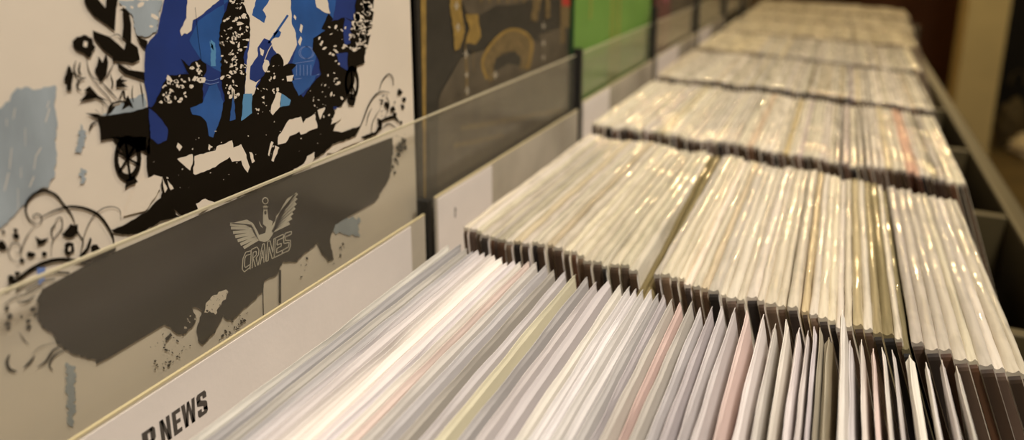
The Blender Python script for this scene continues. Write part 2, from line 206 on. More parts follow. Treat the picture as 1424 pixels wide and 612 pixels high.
[4,10,3239,3120,42,-2,42,-9,45,-7,0,-39,-9,-37,-11,-36,-2,-38,-4,-38,0,-40,-43,-13,-41,-16,-41,-15,-45,-10,5,34,16,30,6,34,7,34,7,33,0,35,9,33,11,32],
[2,10,2041,3219,26,-22,23,-26,26,-27,20,-33,24,-30,20,-31,13,-33,21,-31,13,-34,-6,-37,-11,-36,-14,-34,-35,-1,-31,-10,-35,0,-23,27,-21,28,-26,24,0,31,7,30,-7,32,9,29,-3,32,0,31,1,30,4,31,6,29],
[4,10,3829,3011,52,-34,47,-40,50,-39,-32,-59,-53,3,-54,8,-51,-3,13,40,3,43,14,40],
[2,10,4875,3350,59,1,60,-7,60,-1,64,-8,-4,-42,-13,-40,-1,-41,-3,-42,6,-43,-8,-41,-76,41,-71,43,-24,45,-17,45,-6,46],
[3,10,4013,3139,51,-3,51,0,52,-2,52,3,53,-2,50,10,55,-5,56,-5,53,5,-43,-31,-26,-40,-42,-31,-37,-34,-45,-15,-44,-16,-39,-21,-45,-14,-47,-13,-15,43,-26,40,-27,43,-12,45],
[2,10,5094,3822,71,-38,76,-35,-15,-41,-4,-42,-11,-42,9,-44,-16,-41,-17,-40,0,-43,-66,-8,-61,-16,-2,48,-8,47,2,47,-4,48,0,41,13,40,11,40,21,38],
[1,10,2506,2587,38,2,37,1,40,-10,38,5,40,-3,40,-3,41,-4,24,42,41,4,45,-5,42,2,40,12,46,-1,9,-44,0,-45,39,3,41,0,34,9,14,-35,16,-36,16,-35,17,-40,-2,-40,13,-40,9,-40,15,-41,-22,-28,-17,-30,-45,67,-24,53,-9,52,-45,5,-45,14,-42,3,-25,66,-36,-14,-39,-6,-39,-6,-50,-11,-43,-20,-41,3,-37,-8,-39,2,-37,-6,-40,5,-37,-3,-36,0,-23,22,5,31,0,33,19,25,7,31,0,32],
[1,10,2295,2618,36,4,38,-4,38,-3,36,8,41,-5,2,-37,-4,-34,-11,-36,-24,-29,-12,-34,-49,54,-22,29,-24,28,-23,29],
[1,10,3859,2612,31,27,38,22,51,-10,50,4,52,-6,53,1,12,-46,18,-48,55,45,59,3,54,11,53,16,17,-42,-9,-39,21,-42,10,-41,-4,-39,-55,3,-53,-2,-53,0,-46,-13,-51,-3,-55,4,-21,47,-57,-12,-60,-3,-60,0,-29,-37,-42,-30,-67,4,-69,7,3,45,10,43,22,30,40,19,28,26,27,28],
[1,10,3656,2396,67,-45,-27,-28,-13,-36,-29,-27,-26,-28,-15,-33,-35,27,19,32,15,35,14,35,23,30],
[1,10,3604,2465,33,-27,-28,-34,-22,-37,-21,-38,-16,-41,-18,24,15,39,17,39,15,40],
[1,10,3651,2904,25,27,22,29,24,29,12,34,25,27,69,-39,-15,-38,-10,-38,-13,-38,-1,-42,-42,-27,-47,-23,-39,-28,-31,33,7,48],
[1,10,3938,2006,51,-3,46,6,46,6,45,11,42,35,29,45,71,5,70,12,-10,-37,2,-40,-27,-28,-26,-29,-25,-29,-54,4,-53,2,-47,-11,-53,6,-51,1,-48,-7],
[1,10,4617,2074,56,10,64,-7,62,-2,61,2,59,8,63,0,61,6,65,-1,65,4,60,-36,65,-30,-62,-7,-65,0,-66,4,-60,-8,-66,7,-61,-2,-59,-4,-54,-15,-59,-3,-62,4,-57,21,-55,22],
[1,10,4443,2666,76,4,77,2,-18,-41,-40,-29,-22,-39,-30,-34,-22,46,-10,46],
[1,10,4689,2412,22,33,18,36,27,31,26,32,25,33,20,36,59,-12,62,-16,-24,-45,-2,-52,-21,-44,-48,-17,-52,-9,-57,-1],
[1,10,2461,2064,43,0,37,16,44,-1,35,-32,41,-25,41,-28,-35,-10,-40,-3,-31,-16,-32,-15,-41,2,-32,-15,-7,42,-11,43],
[1,10,3249,2428,42,-21,15,-38,-2,-38,18,-39,-45,-13,-7,37,-10,38,-1,36],
[1,10,2703,2670,27,-32,-27,-42,-17,22],
[1,10,1814,2513,34,-1,31,10,34,0,35,0,34,2,33,7,42,-25,44,-26,-10,-27,-9,-28,-16,-25,-6,-30,-25,-21,-19,-26,-21,-24,-30,-16,-25,-21,-21,-25,-23,-23,-29,-15,-33,4,-33,8,-33,2,-32,4,-33,5,-31,2,-34,7,12,26,23,16,13,24,9,28,21,18,11,27,10,27,22,17,12,26,19,21,12,26],
[1,10,2100,2481,9,-34,7,-35,18,-34,8,-36,-33,-35,-5,35,-4,36,0,34,2,34],
[1,10,2153,2434,20,-39,26,-36,16,-41,-37,-3,-14,39,-5,40],
[1,10,2324,2787,25,-28,21,-30,-38,-36,-30,55],
[1,10,3077,3243,45,-51,-8,-40,-6,-40,-10,-40,-13,44,-10,44,0,41],
[1,10,3503,3031,48,8,-6,-42],
[1,10,3933,3210,62,-3,65,-3,-24,-36,-11,-40,-88,16],
[1,11,3097,3254,10,4,14,-2,1,-8,-15,0],
[1,11,3313,4152,6,7,16,6,21,4,1,-6,-16,-9,-23,-7],
[1,11,3210,4154,-29,4,-27,32,22,23,37,0,23,-43],
[1,11,3057,3754,-2,12,9,10,10,-4,-4,-13],
[1,11,3150,3476,-23,28,-21,30,22,27,31,-4,13,-29,9,-35],
[1,11,3116,3266,-19,22,-2,30,20,-7,8,-21],
[1,11,3072,3866,-14,-3,-17,14,14,7,17,-7],
[1,11,3133,3375,-36,-3,-38,33,24,19,46,-18],
[1,11,3224,3941,26,7,31,1,7,-9,-37,-3],
[1,11,3221,3600,-12,-6,-11,7,-3,10,16,-2],
[1,11,2992,3235,-2,4,11,7,5,-3,1,-5,-9,-4],
[1,11,3204,3788,1,23,38,7,34,-15,-9,-31,-47,-2],
[1,11,3241,3995,-8,0,-9,2,-2,6,2,5,9,-2,5,-5],
[1,11,3253,4092,3,9,16,7,5,-3,-11,-11],
[1,11,3063,3829,9,5,12,2,1,-5,-12,-6],
[1,11,3174,3545,-10,6,-1,15,4,16,12,-4,4,-14,0,-15],
[1,11,3222,3654,-11,18,14,34,24,21,3,-31,-10,-34],
[1,11,3232,3415,-10,18,15,36,18,-1,15,-10,-18,-31],
[1,11,3271,3803,12,14,27,-1,2,-16,-22,-8],
[1,11,3389,3969,-9,6,-11,10,1,12,7,-1,10,-6,3,-12],
[1,11,3173,3418,-7,9,-8,12,4,7,5,1,6,-8,3,-13],
[1,11,3247,4149,5,4,10,4,10,-4,-4,-5,-5,-6,-11,4],
[1,11,3020,3805,-10,2,-12,11,0,6,9,-3,9,-7],
[1,11,3172,3811,-9,8,1,19,10,-2,5,-16],
[1,11,3171,3956,0,13,21,4,22,3,6,-13,-16,-12,-18,2],
[1,11,3080,3983,15,20,23,12,18,-5,2,-16,-30,-13],
[1,11,3168,3380,-21,-4,-36,7,-3,22,22,12,36,-17],
[1,11,2973,3738,15,15,24,6,13,-6,-5,-12,-24,-8],
[1,11,3326,3437,-21,-10,-28,3,-9,17,14,11,29,-2],
[1,11,3155,3744,-17,20,1,35,20,3,6,-35],
[1,11,3115,3091,-13,11,6,20,16,5,12,-6,8,-14,-14,-13],
[1,11,3270,3850,-10,5,5,21,10,11,14,8,3,-22,-12,-16],
[1,11,3184,4198,5,4,16,2,4,-3,-4,-4,-13,-1],
[1,11,3308,3413,-33,13,4,26,17,16,15,-29],
[1,11,3197,3719,-1,11,20,7,14,-2,-20,-18],
[1,11,3105,3587,-13,8,-4,14,1,10,8,2,10,-8,1,-12],
[1,11,2938,3343,-4,24,35,16,31,-3,-12,-23,-23,-16],
[1,11,3125,3886,8,15,22,4,14,-13,-24,-17],
[1,11,3175,3557,4,4,6,1,8,0,0,-4,-4,-4,-10,1],
[1,11,3035,3702,-25,15,-28,34,19,0,30,-26],
[1,11,3314,3982,-11,30,42,27,38,-16,-24,-50],
[1,11,3056,3516,-12,-7,-16,11,-17,11,10,8,18,2,16,-13],
[1,11,3119,3512,12,14,37,10,22,-3,18,-5,-27,-14,-40,-8],
[1,11,3295,3658,17,4,34,-1,16,-11,-20,-6,-33,5],
[1,11,3277,3347,-9,-6,-18,7,3,10,20,0],
[1,11,3160,3411,-1,13,14,15,18,-3,4,-15,-19,-14],
[1,11,3044,3971,9,17,36,7,-3,-20,-22,-11],
[1,11,3268,3780,-19,-2,-15,18,12,6,18,-8],
[1,11,3232,3924,13,13,47,7,22,-13,23,-13,-43,-9,-56,-1],
[1,11,3040,3206,-9,17,13,26,19,14,15,-3,-1,-25,-17,-25],
[1,11,3024,3722,-8,-5,-22,15,-15,14,12,1,14,-5,14,-11],
[1,11,3235,4100,6,11,15,13,12,2,-3,-10,-17,-14],
[1,11,3235,3348,-21,21,1,36,33,-8,7,-32],
[1,11,3178,3706,-29,6,-27,17,-11,24,30,-5,37,-20],
[1,11,3297,3981,-13,-3,-13,11,-2,12,7,11,17,-10,6,-11],
[1,11,3231,3816,-3,-4,-12,-1,-4,6,-4,5,11,1,13,-2],
[1,11,3171,3113,-14,-3,-23,7,7,8,19,-3],
[1,11,3072,3337,-24,6,-33,26,15,17,25,-5,32,-27],
[1,11,3186,4193,14,17,50,-2,-9,-23,-37,-4],
[1,11,3169,3221,-20,7,-21,17,13,5,22,-12],
[1,11,3288,4083,2,18,26,18,7,-10,-13,-21],
[1,11,3126,3377,-3,5,7,4,5,1,6,-2,-1,-6,-7,-5],
[1,11,3020,3256,-10,3,-3,15,10,5,11,-6,0,-13],
[1,11,3137,3134,-7,-2,-12,4,0,5,5,2,12,-3],
[1,11,3313,4134,-8,4,-8,8,3,5,11,-10],
[1,11,3282,3620,-23,-9,-45,16,4,24,56,-8],
[1,11,3124,3623,0,10,9,13,9,4,5,0,-2,-10,-10,-10],
[1,11,3180,3472,-11,-15,-37,10,-10,23,0,21,35,-6,33,-16],
[1,11,3110,3601,12,10,26,1,9,-12,-5,-14,-28,4],
[1,11,3397,3860,-22,3,-24,18,17,13,32,-15],
[1,11,3075,3456,15,36,47,11,14,-18,-27,-29],
[1,11,3083,3739,-10,11,-3,14,6,-1,7,-10],
[1,11,2983,3743,-4,2,-2,6,1,8,5,-3,5,-4,1,-9],
[1,11,3235,3630,0,6,13,4,4,-4,-10,-8],
[1,11,3075,3600,2,10,20,11,24,8,1,-10,-13,-12,-19,-8],
[1,11,3146,3540,-5,12,4,17,14,0,0,-23],
[1,11,3198,4204,-9,6,1,14,8,-3,3,-8],
[1,11,3292,3740,4,5,26,1,15,-6,-14,-7,-23,2],
[1,11,3031,3109,-3,16,6,24,30,5,15,-18,-1,-24,-28,-7],
[1,11,3097,3880,3,6,15,4,8,-3,2,-3,-7,-3,-11,-2],
[1,11,3125,4018,14,4,17,1,1,-5,-17,-2],
[1,11,2971,3601,7,11,27,-3,4,-14,-28,-4],
[1,11,3364,3843,-5,0,-6,9,3,6,3,4,6,-8,3,-9],
[1,11,3383,3826,-16,-1,-14,11,3,8,22,-6],
[1,11,3062,3768,14,18,24,13,12,-6,-26,-22],
[1,11,3183,3751,-3,14,17,22,25,-1,8,-19,-29,-19],
[1,11,3233,3796,-25,13,-23,36,23,3,23,-29],
[1,11,3215,3970,-9,15,19,19,27,-2,14,-12,-17,-15,-19,-18],
[1,11,3048,3526,-11,0,-20,18,-4,11,14,-6,21,-15],
[1,11,3329,3814,-4,3,2,9,4,4,3,-5,-1,-8],
[1,11,3092,3467,-6,8,2,15,3,10,4,-2,3,-9,-1,-12],
[1,11,3189,3778,-12,4,-9,13,-1,8,9,1,12,-14],
[1,11,3141,3116,-13,19,22,15,22,2,13,-12,0,-19,-21,-14],
[1,11,3041,3155,-28,13,2,24,18,8,19,-22],
[1,11,3391,3726,-8,-13,-36,10,-19,17,26,6,36,-5],
[0,12,3356,4115,-10,-6,-13,7,1,8,15,-2],
[0,12,3206,3474,-8,2,-9,10,3,8,9,-5,10,-9],
[0,12,3190,3386,13,8,20,0,12,-11,-12,-8,-19,1],
[0,12,3286,3970,9,4,12,-1,6,-5,-6,-5,-12,3],
[0,12,3216,3340,-19,13,-6,24,11,6,18,-25],
[0,12,3293,3602,-6,2,-4,2,-2,3,3,0,5,-3],
[0,12,3212,3454,-6,2,-6,7,4,5,6,-2,3,-7],
[0,12,3318,4038,-18,2,-18,16,-3,12,16,-1,20,-15],
[0,12,3023,3796,-5,2,0,6,1,3,4,-2,2,-5],
[0,12,3269,3698,-10,-4,-12,6,2,10,16,-3],
[0,12,3330,3936,-9,0,-11,5,3,2,11,-2],
[0,12,3323,4171,6,12,21,2,18,-4,1,-11,-13,-11,-22,3],
[0,12,3112,3503,-15,10,-7,17,10,8,15,-3,7,-21],
[0,12,3238,4212,-9,-3,-9,10,6,7,14,-6],
[0,12,3116,3922,-7,0,-8,6,-4,5,0,3,8,-2,9,-7],
[0,12,3374,3843,-3,3,1,8,4,8,6,-1,-1,-9,-3,-8],
[0,12,3173,3340,4,5,13,0,12,-3,-1,-5,-9,-3,-16,0],
[0,12,3198,3734,8,11,20,-1,14,-4,-8,-10,-18,0],
[0,12,3111,4007,-11,4,1,13,8,9,11,-2,11,-9,-7,-16],
[0,12,3204,3568,-8,-4,-11,2,-5,7,2,5,9,2,14,-3],
[0,12,3186,3655,7,5,14,-4,-2,-6,-12,0],
[0,12,3285,3470,-13,6,7,15,10,1,4,-14],
[0,12,3211,4184,-4,1,-6,8,-3,9,5,-1,6,-5,3,-8],
[0,12,2980,3586,6,2,6,-1,6,-3,-6,-2,-6,1],
[0,12,3156,3877,-14,7,-13,11,7,2,14,-9],
[0,12,3243,4133,-7,2,-6,11,1,5,6,-2,7,-10],
[0,12,3219,3758,-12,9,11,24,12,-8,0,-18],
[0,12,3067,3896,4,7,15,2,8,-5,3,-5,-9,-5,-13,0],
[0,12,3218,3644,0,4,10,6,6,-1,-2,-5,-8,-4],
[0,12,3005,3192,-7,3,-8,6,-4,7,2,2,8,-5,7,-7],
[0,12,3133,4041,-19,-4,-17,6,-17,11,20,5,22,-5],
[0,12,3197,4166,-17,-5,-30,7,4,7,26,-2],
[0,12,3159,3896,-3,2,0,6,6,2,2,-5,0,-6],
[0,12,3027,3518,-7,4,0,9,9,-2,3,-7],
[0,12,3286,3760,2,4,8,0,8,-3,-3,-4,-6,-2,-9,1],
[0,12,3063,3355,-17,-3,-16,4,-10,7,0,8,14,0,17,-4],
[0,12,3133,4195,9,3,12,-1,11,-2,-9,-3,-16,-1],
[0,12,3156,3337,-15,3,-13,8,-1,10,12,1,12,-10],
[0,12,3231,3622,-3,2,5,6,6,2,4,-1,-1,-6,-7,-4],
[0,12,3312,3654,-5,1,-5,3,2,3,6,-3],
[0,12,2981,3517,-5,-1,-6,2,2,3,6,0],
[0,12,3046,3298,-12,10,6,12,11,4,7,-18],
[0,12,3048,3455,-3,8,3,7,9,-2,-2,-8],
[0,12,3125,3794,7,6,16,-1,8,-2,1,-4,-8,-4,-17,0],
[0,12,3090,3757,-16,-4,-20,9,-4,13,16,2,16,-7],
[0,12,3240,3393,1,10,4,10,7,1,4,-6,-7,-11],
[0,12,3076,3471,-9,4,-3,8,8,3,6,-8],
[0,12,3280,4203,3,3,6,0,2,-2,-2,-2,-5,-1],
[0,12,2964,3304,6,4,18,-1,9,-4,2,-4,-12,-1,-15,1],
[0,12,3199,3733,-1,10,5,9,6,5,8,0,-2,-10,-6,-9],
[0,12,3055,3697,-4,-3,-8,4,0,4,2,2,5,1,3,-5],
[0,12,3095,3302,-1,10,3,8,5,1,-1,-11],
[0,12,2957,3536,0,11,21,7,7,-13,-16,-11],
[0,12,3296,3876,-10,-1,-2,13,3,13,12,0,3,-13,0,-9],
[0,12,3191,3657,-2,11,-1,10,11,7,10,-4,-2,-11,-3,-13],
[0,12,3185,3652,3,3,7,2,5,0,0,-2,-4,-2,-5,-1],
[0,12,3075,3867,-10,2,-11,13,-5,11,13,-2,13,-15],
[0,12,3040,3670,-15,1,-14,12,-9,15,12,2,15,-4,12,-14],
[0,12,3129,4050,11,11,18,2,11,-5,-23,-8],
[0,12,3235,4112,1,11,15,4,15,-1,-2,-13,-16,-7],
[1,11,2452,3271,2,21,27,9,8,-12,-14,-15],
[1,11,2622,3522,-29,-9,-39,17,18,18,33,-1],
[1,11,2427,3361,-6,-2,-6,6,4,5,7,-4],
[1,11,2547,3397,-14,9,-2,32,11,3,10,-30],
[1,11,2672,3372,-5,17,6,14,14,-1,0,-19],
[1,11,2412,3404,-21,-3,-25,22,4,21,23,2,19,-24],
[1,11,2282,3412,-8,14,3,24,17,0,17,-9,-12,-25],
[1,11,2530,3336,10,27,41,-10,6,-22,-33,-16],
[1,11,2744,3373,-20,-22,-58,6,-41,34,25,22,38,2,55,-11],
[1,11,2653,3455,2,15,26,6,10,-14,-20,-18],
[1,11,2401,3361,2,14,22,-6,22,-9,-8,-13,-16,-5,-18,8],
[1,11,2703,3472,-22,-3,-33,8,-14,26,13,15,31,-6,20,-21],
[1,11,2340,3396,-1,3,1,8,4,3,2,-5,-3,-8],
[1,11,2353,3246,-13,3,3,13,7,2,8,-9],
[1,11,2700,3429,-3,2,-1,3,0,5,5,0,4,-4,-2,-5],
[1,11,2585,3378,-15,20,19,25,22,20,21,-12,-3,-28,-20,-16],
[1,11,2271,3239,-2,9,12,1,9,-5,-5,-7,-9,-5],
[1,11,2354,3237,-16,12,4,28,13,7,11,-34],
[1,11,2476,3346,-31,-10,-25,19,-5,27,46,-6],
[1,11,2502,3400,-8,-8,-20,4,-13,10,1,11,18,-1,14,-6],
[1,11,2243,3300,8,10,14,0,9,-9,-17,-5],
[1,11,2321,3409,-12,-5,-15,16,12,7,14,-7],
[1,11,2678,3530,-7,8,9,13,12,-6,-3,-14],
[1,11,2457,3415,-10,6,-9,16,5,9,12,-5,11,-20],
[1,11,2713,3468,-12,9,-4,9,3,6,11,-12],
[1,11,2419,3202,-17,-5,-26,7,-8,19,20,4,32,-5],
[1,11,2312,3422,-29,15,-9,40,18,34,31,-30,20,-44],
[1,11,2259,3321,-11,3,-2,11,2,9,11,-2,3,-12],
[1,11,2269,3398,-12,0,-10,3,-4,7,-1,9,13,0,11,-9],
[1,11,2371,3404,-10,13,-1,12,5,5,6,-15],
[1,11,2675,3506,-24,35,-14,51,25,-15,13,-32],
[1,11,2305,3219,-20,-5,-30,10,9,19,15,10,26,-14],
[1,11,2488,3235,-17,4,-12,21,14,4,16,-14],
[1,11,2289,3313,-8,6,13,16,11,5,12,1,-6,-17,-13,-13],
[1,11,2234,3248,-9,31,24,30,37,-2,20,-22,-17,-24,-23,-27],
[1,11,2418,3469,2,7,15,9,7,-5,-4,-7,-14,-8],
[1,11,2219,3383,-6,10,17,16,16,5,-3,-16,-13,-17],
[1,11,2398,3218,-6,13,13,18,23,0,12,-12,-5,-20,-23,-3],
[1,11,2343,3322,-31,10,-23,23,16,12,24,-18],
[1,11,2445,3359,-9,0,-9,1,-1,6,-2,7,10,-1,5,-6],
[1,11,2633,3410,-5,9,9,14,12,-2,3,-9,-7,-15],
[1,11,2248,3238,-13,8,-13,18,9,15,14,11,11,-24,4,-21],
[1,11,2398,3422,-14,-4,-18,6,-20,10,11,7,14,5,23,-11],
[1,11,2209,3309,-1,12,14,11,12,-9,3,-13,-15,-7],
[1,11,2396,3363,-16,2,-5,23,10,12,16,-8,7,-21],
[1,11,2161,3253,13,7,17,6,8,-14,5,-13,-16,-7,-14,10],
[0,12,2627,3499,-4,2,-3,3,-1,3,2,2,4,-2,2,-4],
[0,12,2477,3348,-8,3,0,15,8,6,7,-8,-1,-13],
[0,12,2460,3345,-4,1,-4,5,0,4,2,0,4,-2,2,-4],
[0,12,2429,3466,-1,7,9,6,6,-4,-7,-7],
[0,12,2570,3390,-10,2,-13,10,7,7,13,-10],
[0,12,2659,3483,8,15,22,16,6,-10,-17,-15],
[0,12,2538,3342,2,4,10,4,-1,-4,-5,-3],
[0,12,2523,3482,-5,1,-5,9,0,5,5,-2,6,-9],
[0,12,2533,3364,-7,5,-4,11,4,5,7,-2,4,-13],
[0,12,2244,3333,-13,0,-5,15,1,13,10,7,15,-11,1,-17],
[0,12,2219,3269,-13,14,-4,27,17,-5,7,-20],
[0,12,2561,3494,-4,6,1,8,5,4,5,1,4,-8,-5,-9],
[0,12,2464,3390,-17,4,-15,6,-11,11,5,4,14,-3,12,-10],
[0,12,2233,3281,-9,8,3,13,6,2,4,-13],
[0,12,2373,3405,4,5,10,-1,1,-5,-9,-2],
[0,12,2390,3414,-1,5,4,8,5,3,1,-5,-5,-7],
[0,12,2356,3368,0,6,6,7,3,-4,-3,-8],
[0,12,2346,3282,6,3,6,1,6,-5,-4,-5,-9,2],
[0,12,2426,3331,-11,-1,-10,11,3,13,16,0,11,-15],
[0,12,2501,3496,-4,-1,-6,2,1,4,4,1,6,-2],
[0,12,2506,3353,-1,7,8,6,13,1,3,-9,-5,-9,-13,-6],
[0,12,2584,3531,-2,5,8,8,3,-4,-4,-8],
[0,12,2555,3440,14,3,15,-1,0,-9,-15,0],
[0,12,2440,3395,8,4,9,-3,1,-6,-10,-2],
[0,12,2610,3372,-26,-3,-17,16,0,16,30,-8],
[0,12,2454,3455,-5,3,5,14,8,11,6,-4,1,-12,-9,-9],
[0,12,2298,3255,-17,17,2,18,16,7,7,-23],
[0,12,2318,3410,-5,8,7,10,11,-5,-3,-13],
[0,12,2225,3385,2,6,11,3,8,-2,4,-5,-9,-4,-9,-1],
[0,12,2517,3461,-9,-6,-10,10,-8,13,16,3,15,-11],
[0,12,2397,3471,-12,0,-12,9,0,13,14,-3,9,-8],
[0,12,2257,3364,-6,6,1,7,4,1,3,-7],
[0,12,2638,3505,4,4,7,0,0,-3,-5,-2],
[0,12,2348,3391,-1,2,4,4,3,0,1,-2,-4,-5],
[1,11,5479,3996,-8,11,22,12,22,5,18,-7,-16,-15,-19,-10],
[1,11,5424,3604,32,20,48,10,29,-6,-62,-21],
[1,11,5587,3512,-59,32,3,67,90,31,55,-63,-22,-56],
[1,11,5342,3663,-40,14,-26,30,11,21,21,16,28,-27,15,-26],
[1,11,5487,3468,-62,24,-90,50,-7,38,61,-13,73,-59],
[1,11,5399,3361,-21,-10,-44,11,-12,24,15,11,32,6,31,-25],
[1,11,5529,3707,29,4,27,5,28,-11,-4,-12,-28,-2,-32,3],
[1,11,5584,3813,24,20,43,1,29,-14,-19,-16,-43,-12],
[1,11,5420,3668,14,18,54,-11,-16,-19,-36,-6],
[1,11,5633,3878,-74,3,-51,46,16,38,65,-2,41,-41],
[1,11,5566,3698,-67,28,-50,46,25,7,70,-36],
[1,11,5227,3360,-42,4,-34,36,31,10,38,-24],
[1,11,5389,3712,-21,-2,-22,26,8,17,12,14,30,-20,2,-24],
[1,11,5278,3377,20,15,47,12,47,-1,6,-12,-43,-11,-39,-7],
[1,11,5478,3687,45,16,63,0,43,-20,32,-30,-79,0,-66,7],
[1,11,5645,3936,-37,3,-22,29,17,24,36,8,32,-23,15,-34],
[1,11,5161,3497,-3,24,33,17,28,11,2,-20,-27,-18],
[1,11,5439,3649,-12,-8,-43,12,-15,14,21,6,43,-12],
[1,11,5294,3542,-19,-3,-38,12,-29,17,-2,13,43,-6,42,-21],
[1,11,5164,3369,18,14,39,8,33,0,-19,-14,-39,-9],
[1,11,5445,3390,-47,8,-36,19,11,9,46,-9],
[1,11,5576,3706,44,17,56,2,-2,-27,-50,-17],
[1,11,5557,3812,6,29,60,-5,26,-26,-56,-20],
[1,11,5256,3552,-35,-8,-52,7,-8,26,27,16,42,-20],
[1,11,5789,3850,-53,-4,-71,9,-16,29,-16,28,70,-15,43,-19],
[1,11,5254,3652,61,32,113,-2,-4,-51,-99,-15],
[1,11,5342,3718,-19,12,-14,15,11,13,21,7,14,-18,-1,-15],
[1,11,5535,3542,-5,17,12,23,37,13,17,-15,2,-25,-37,-22],
[1,11,5524,3848,-18,1,-13,15,10,6,18,-11],
[1,11,5584,3792,-72,42,20,81,85,9,24,-91],
[1,11,5422,3426,-39,44,-8,51,53,36,54,-28,41,-40,-39,-42],
[1,11,5621,3827,-52,-6,-67,23,-38,22,40,7,75,-20],
[1,11,5581,3368,-47,-19,-84,19,-49,26,50,13,80,-11],
[1,11,5276,3517,-14,7,-3,25,7,19,12,-9,9,-12,2,-24],
[1,11,5321,3672,-52,8,-32,31,-1,40,69,6,35,-53],
[1,11,5361,3445,74,18,103,-8,-12,-26,-95,-16],
[1,11,5296,3847,65,19,54,-9,12,-26,-68,-13],
[1,11,5636,3940,-63,-7,-80,-4,-48,45,40,26,63,4,63,-26],
[1,11,5532,3738,-93,-17,-85,27,-44,40,7,46,91,9,91,-42],
[1,11,5396,3384,-59,14,-41,27,5,33,52,-6,28,-29],
[1,11,5662,3833,-52,14,-33,31,12,26,31,9,41,-15,20,-34],
[1,11,5530,3668,-13,7,-9,16,2,13,10,5,12,-16,7,-17],
[1,11,5532,3860,-20,24,32,26,42,-4,24,-14,-8,-22,-31,-19],
[1,11,5568,3928,-16,10,9,19,13,-1,8,-18],
[1,11,5377,3520,22,14,74,-8,8,-17,-72,0],
[1,11,5340,3704,-3,24,81,-12,74,-12,-7,-23,-66,-4,-56,11],
[1,11,5203,3626,-7,21,39,20,18,-15,-19,-26],
[1,11,5435,3470,-22,52,10,42,46,18,50,-28,-23,-58],
[1,11,5489,3425,-33,58,18,72,34,-20,11,-53],
[1,11,5457,3373,-12,11,21,10,25,1,17,-10,-19,-12,-19,-9],
[1,11,5486,3641,-32,7,-6,26,21,13,31,-29],
[1,11,5364,3696,34,7,33,8,30,-13,-10,-10,-20,-9,-42,4],
[1,11,5416,3696,-19,2,-22,4,-19,12,7,7,25,-6,16,-9],
[1,11,5723,3891,-90,-10,-112,30,-20,72,114,-2,99,-31],
[1,11,5214,3347,12,30,88,6,35,-15,2,-27,-97,-16],
[1,11,5426,3487,-39,12,-9,59,26,46,37,-25,22,-32,2,-53],
[1,11,5378,3732,-71,29,-18,44,-2,44,58,12,69,-30,14,-60],
[1,11,5361,3611,-60,16,10,54,51,13,33,-57],
[1,11,5418,3618,16,24,65,27,103,-8,25,-41,-87,-32,-96,3],
[1,11,5728,3661,-62,-30,-98,25,-46,45,57,36,102,-32],
[0,12,5437,3508,-21,3,-16,19,15,10,24,-2,20,-22],
[0,12,5391,3326,-30,4,-26,7,-36,13,22,1,19,0,37,-12],
[0,12,5253,3447,-43,13,-37,43,7,21,34,-13,25,-29],
[0,12,5605,3883,14,4,18,-3,15,-4,-11,-4,-23,2],
[0,12,5195,3329,-4,2,-6,5,-1,5,4,1,6,-5,3,-5],
[0,12,5418,3531,-18,14,5,21,27,-4,0,-19],
[0,12,5437,3941,6,18,33,4,33,-1,5,-16,-20,-13,-33,-4],
[0,12,5419,3862,-21,0,-30,20,-31,29,27,3,37,-12,17,-26],
[0,12,5495,3399,-15,2,-14,6,-6,7,11,-1,16,-6],
[0,12,5198,3506,-5,10,1,15,11,4,5,-2,6,-8,-8,-11],
[0,12,5347,3907,-5,17,16,16,16,7,8,-11,-15,-18],
[0,12,5332,3693,4,5,11,7,12,-1,1,-3,-3,-6,-19,-4],
[0,12,5197,3463,1,4,16,5,13,0,-6,-7,-16,-4],
[0,12,5233,3578,-19,21,-23,29,12,17,13,0,24,-14,1,-34],
[0,12,5406,3470,28,12,42,1,26,-9,6,-10,-27,-7,-49,-2],
[0,12,5354,3429,-26,8,-23,24,16,2,30,-16],
[0,12,5367,3734,-16,0,-28,7,-19,15,8,8,29,-7,27,-14],
[0,12,5350,3378,5,10,39,5,24,-5,11,-8,-30,-5,-28,-2],
[0,12,5120,3438,16,11,42,-2,22,-11,8,-11,-28,-7,-46,5],
[0,12,5284,3416,-4,11,13,8,19,0,-13,-16],
[0,12,5548,3642,5,22,75,8,5,-20,-51,-18],
[0,12,5499,3365,-21,-10,-68,20,-23,25,46,-3,46,-15],
[0,12,5302,3860,14,9,24,2,8,-7,0,-9,-24,2],
[0,12,5606,3849,-3,6,14,6,12,-1,8,-3,-6,-8,-17,-3],
[0,12,5284,3379,-17,27,3,26,29,-4,11,-30],
[0,12,5557,3642,-39,24,-28,32,-10,28,35,-21,44,-37],
[0,12,5413,3512,-30,-6,-49,18,2,12,51,-7],
[0,12,5364,3535,-31,-4,-28,14,-29,18,23,8,26,-3,35,-12],
[0,12,5712,3653,-51,-12,-63,21,-21,21,78,-11],
[0,12,5386,3691,2,15,19,17,6,-10,-8,-15],
[0,12,5552,3487,1,6,14,7,7,-2,-12,-9],
[0,12,5532,3600,-7,25,62,11,51,-9,6,-22,-35,-16,-51,-7],
[0,12,5725,3833,-39,4,-55,16,-2,18,26,5,56,-23],
[0,12,5389,3575,11,9,28,3,30,-1,-14,-12,-37,-6],
[0,12,5258,3431,20,12,32,-4,7,-13,-32,-6],
[0,12,5199,3468,10,6,13,7,14,-5,13,-6,-16,-8,-23,0],
[0,12,5511,3965,-29,11,-9,40,31,7,22,-40],
[0,12,5668,4002,-22,-1,-25,16,3,7,34,-9],
[0,12,5338,3621,4,7,21,-1,6,-8,-11,-4,-12,1],
[0,12,5429,3553,-3,9,15,16,12,-4,1,-8,-10,-10],
[1,11,4887,2932,-16,-9,-39,10,-18,16,26,3,26,-8],
[1,11,5045,3632,-23,8,-32,29,20,7,33,-28],
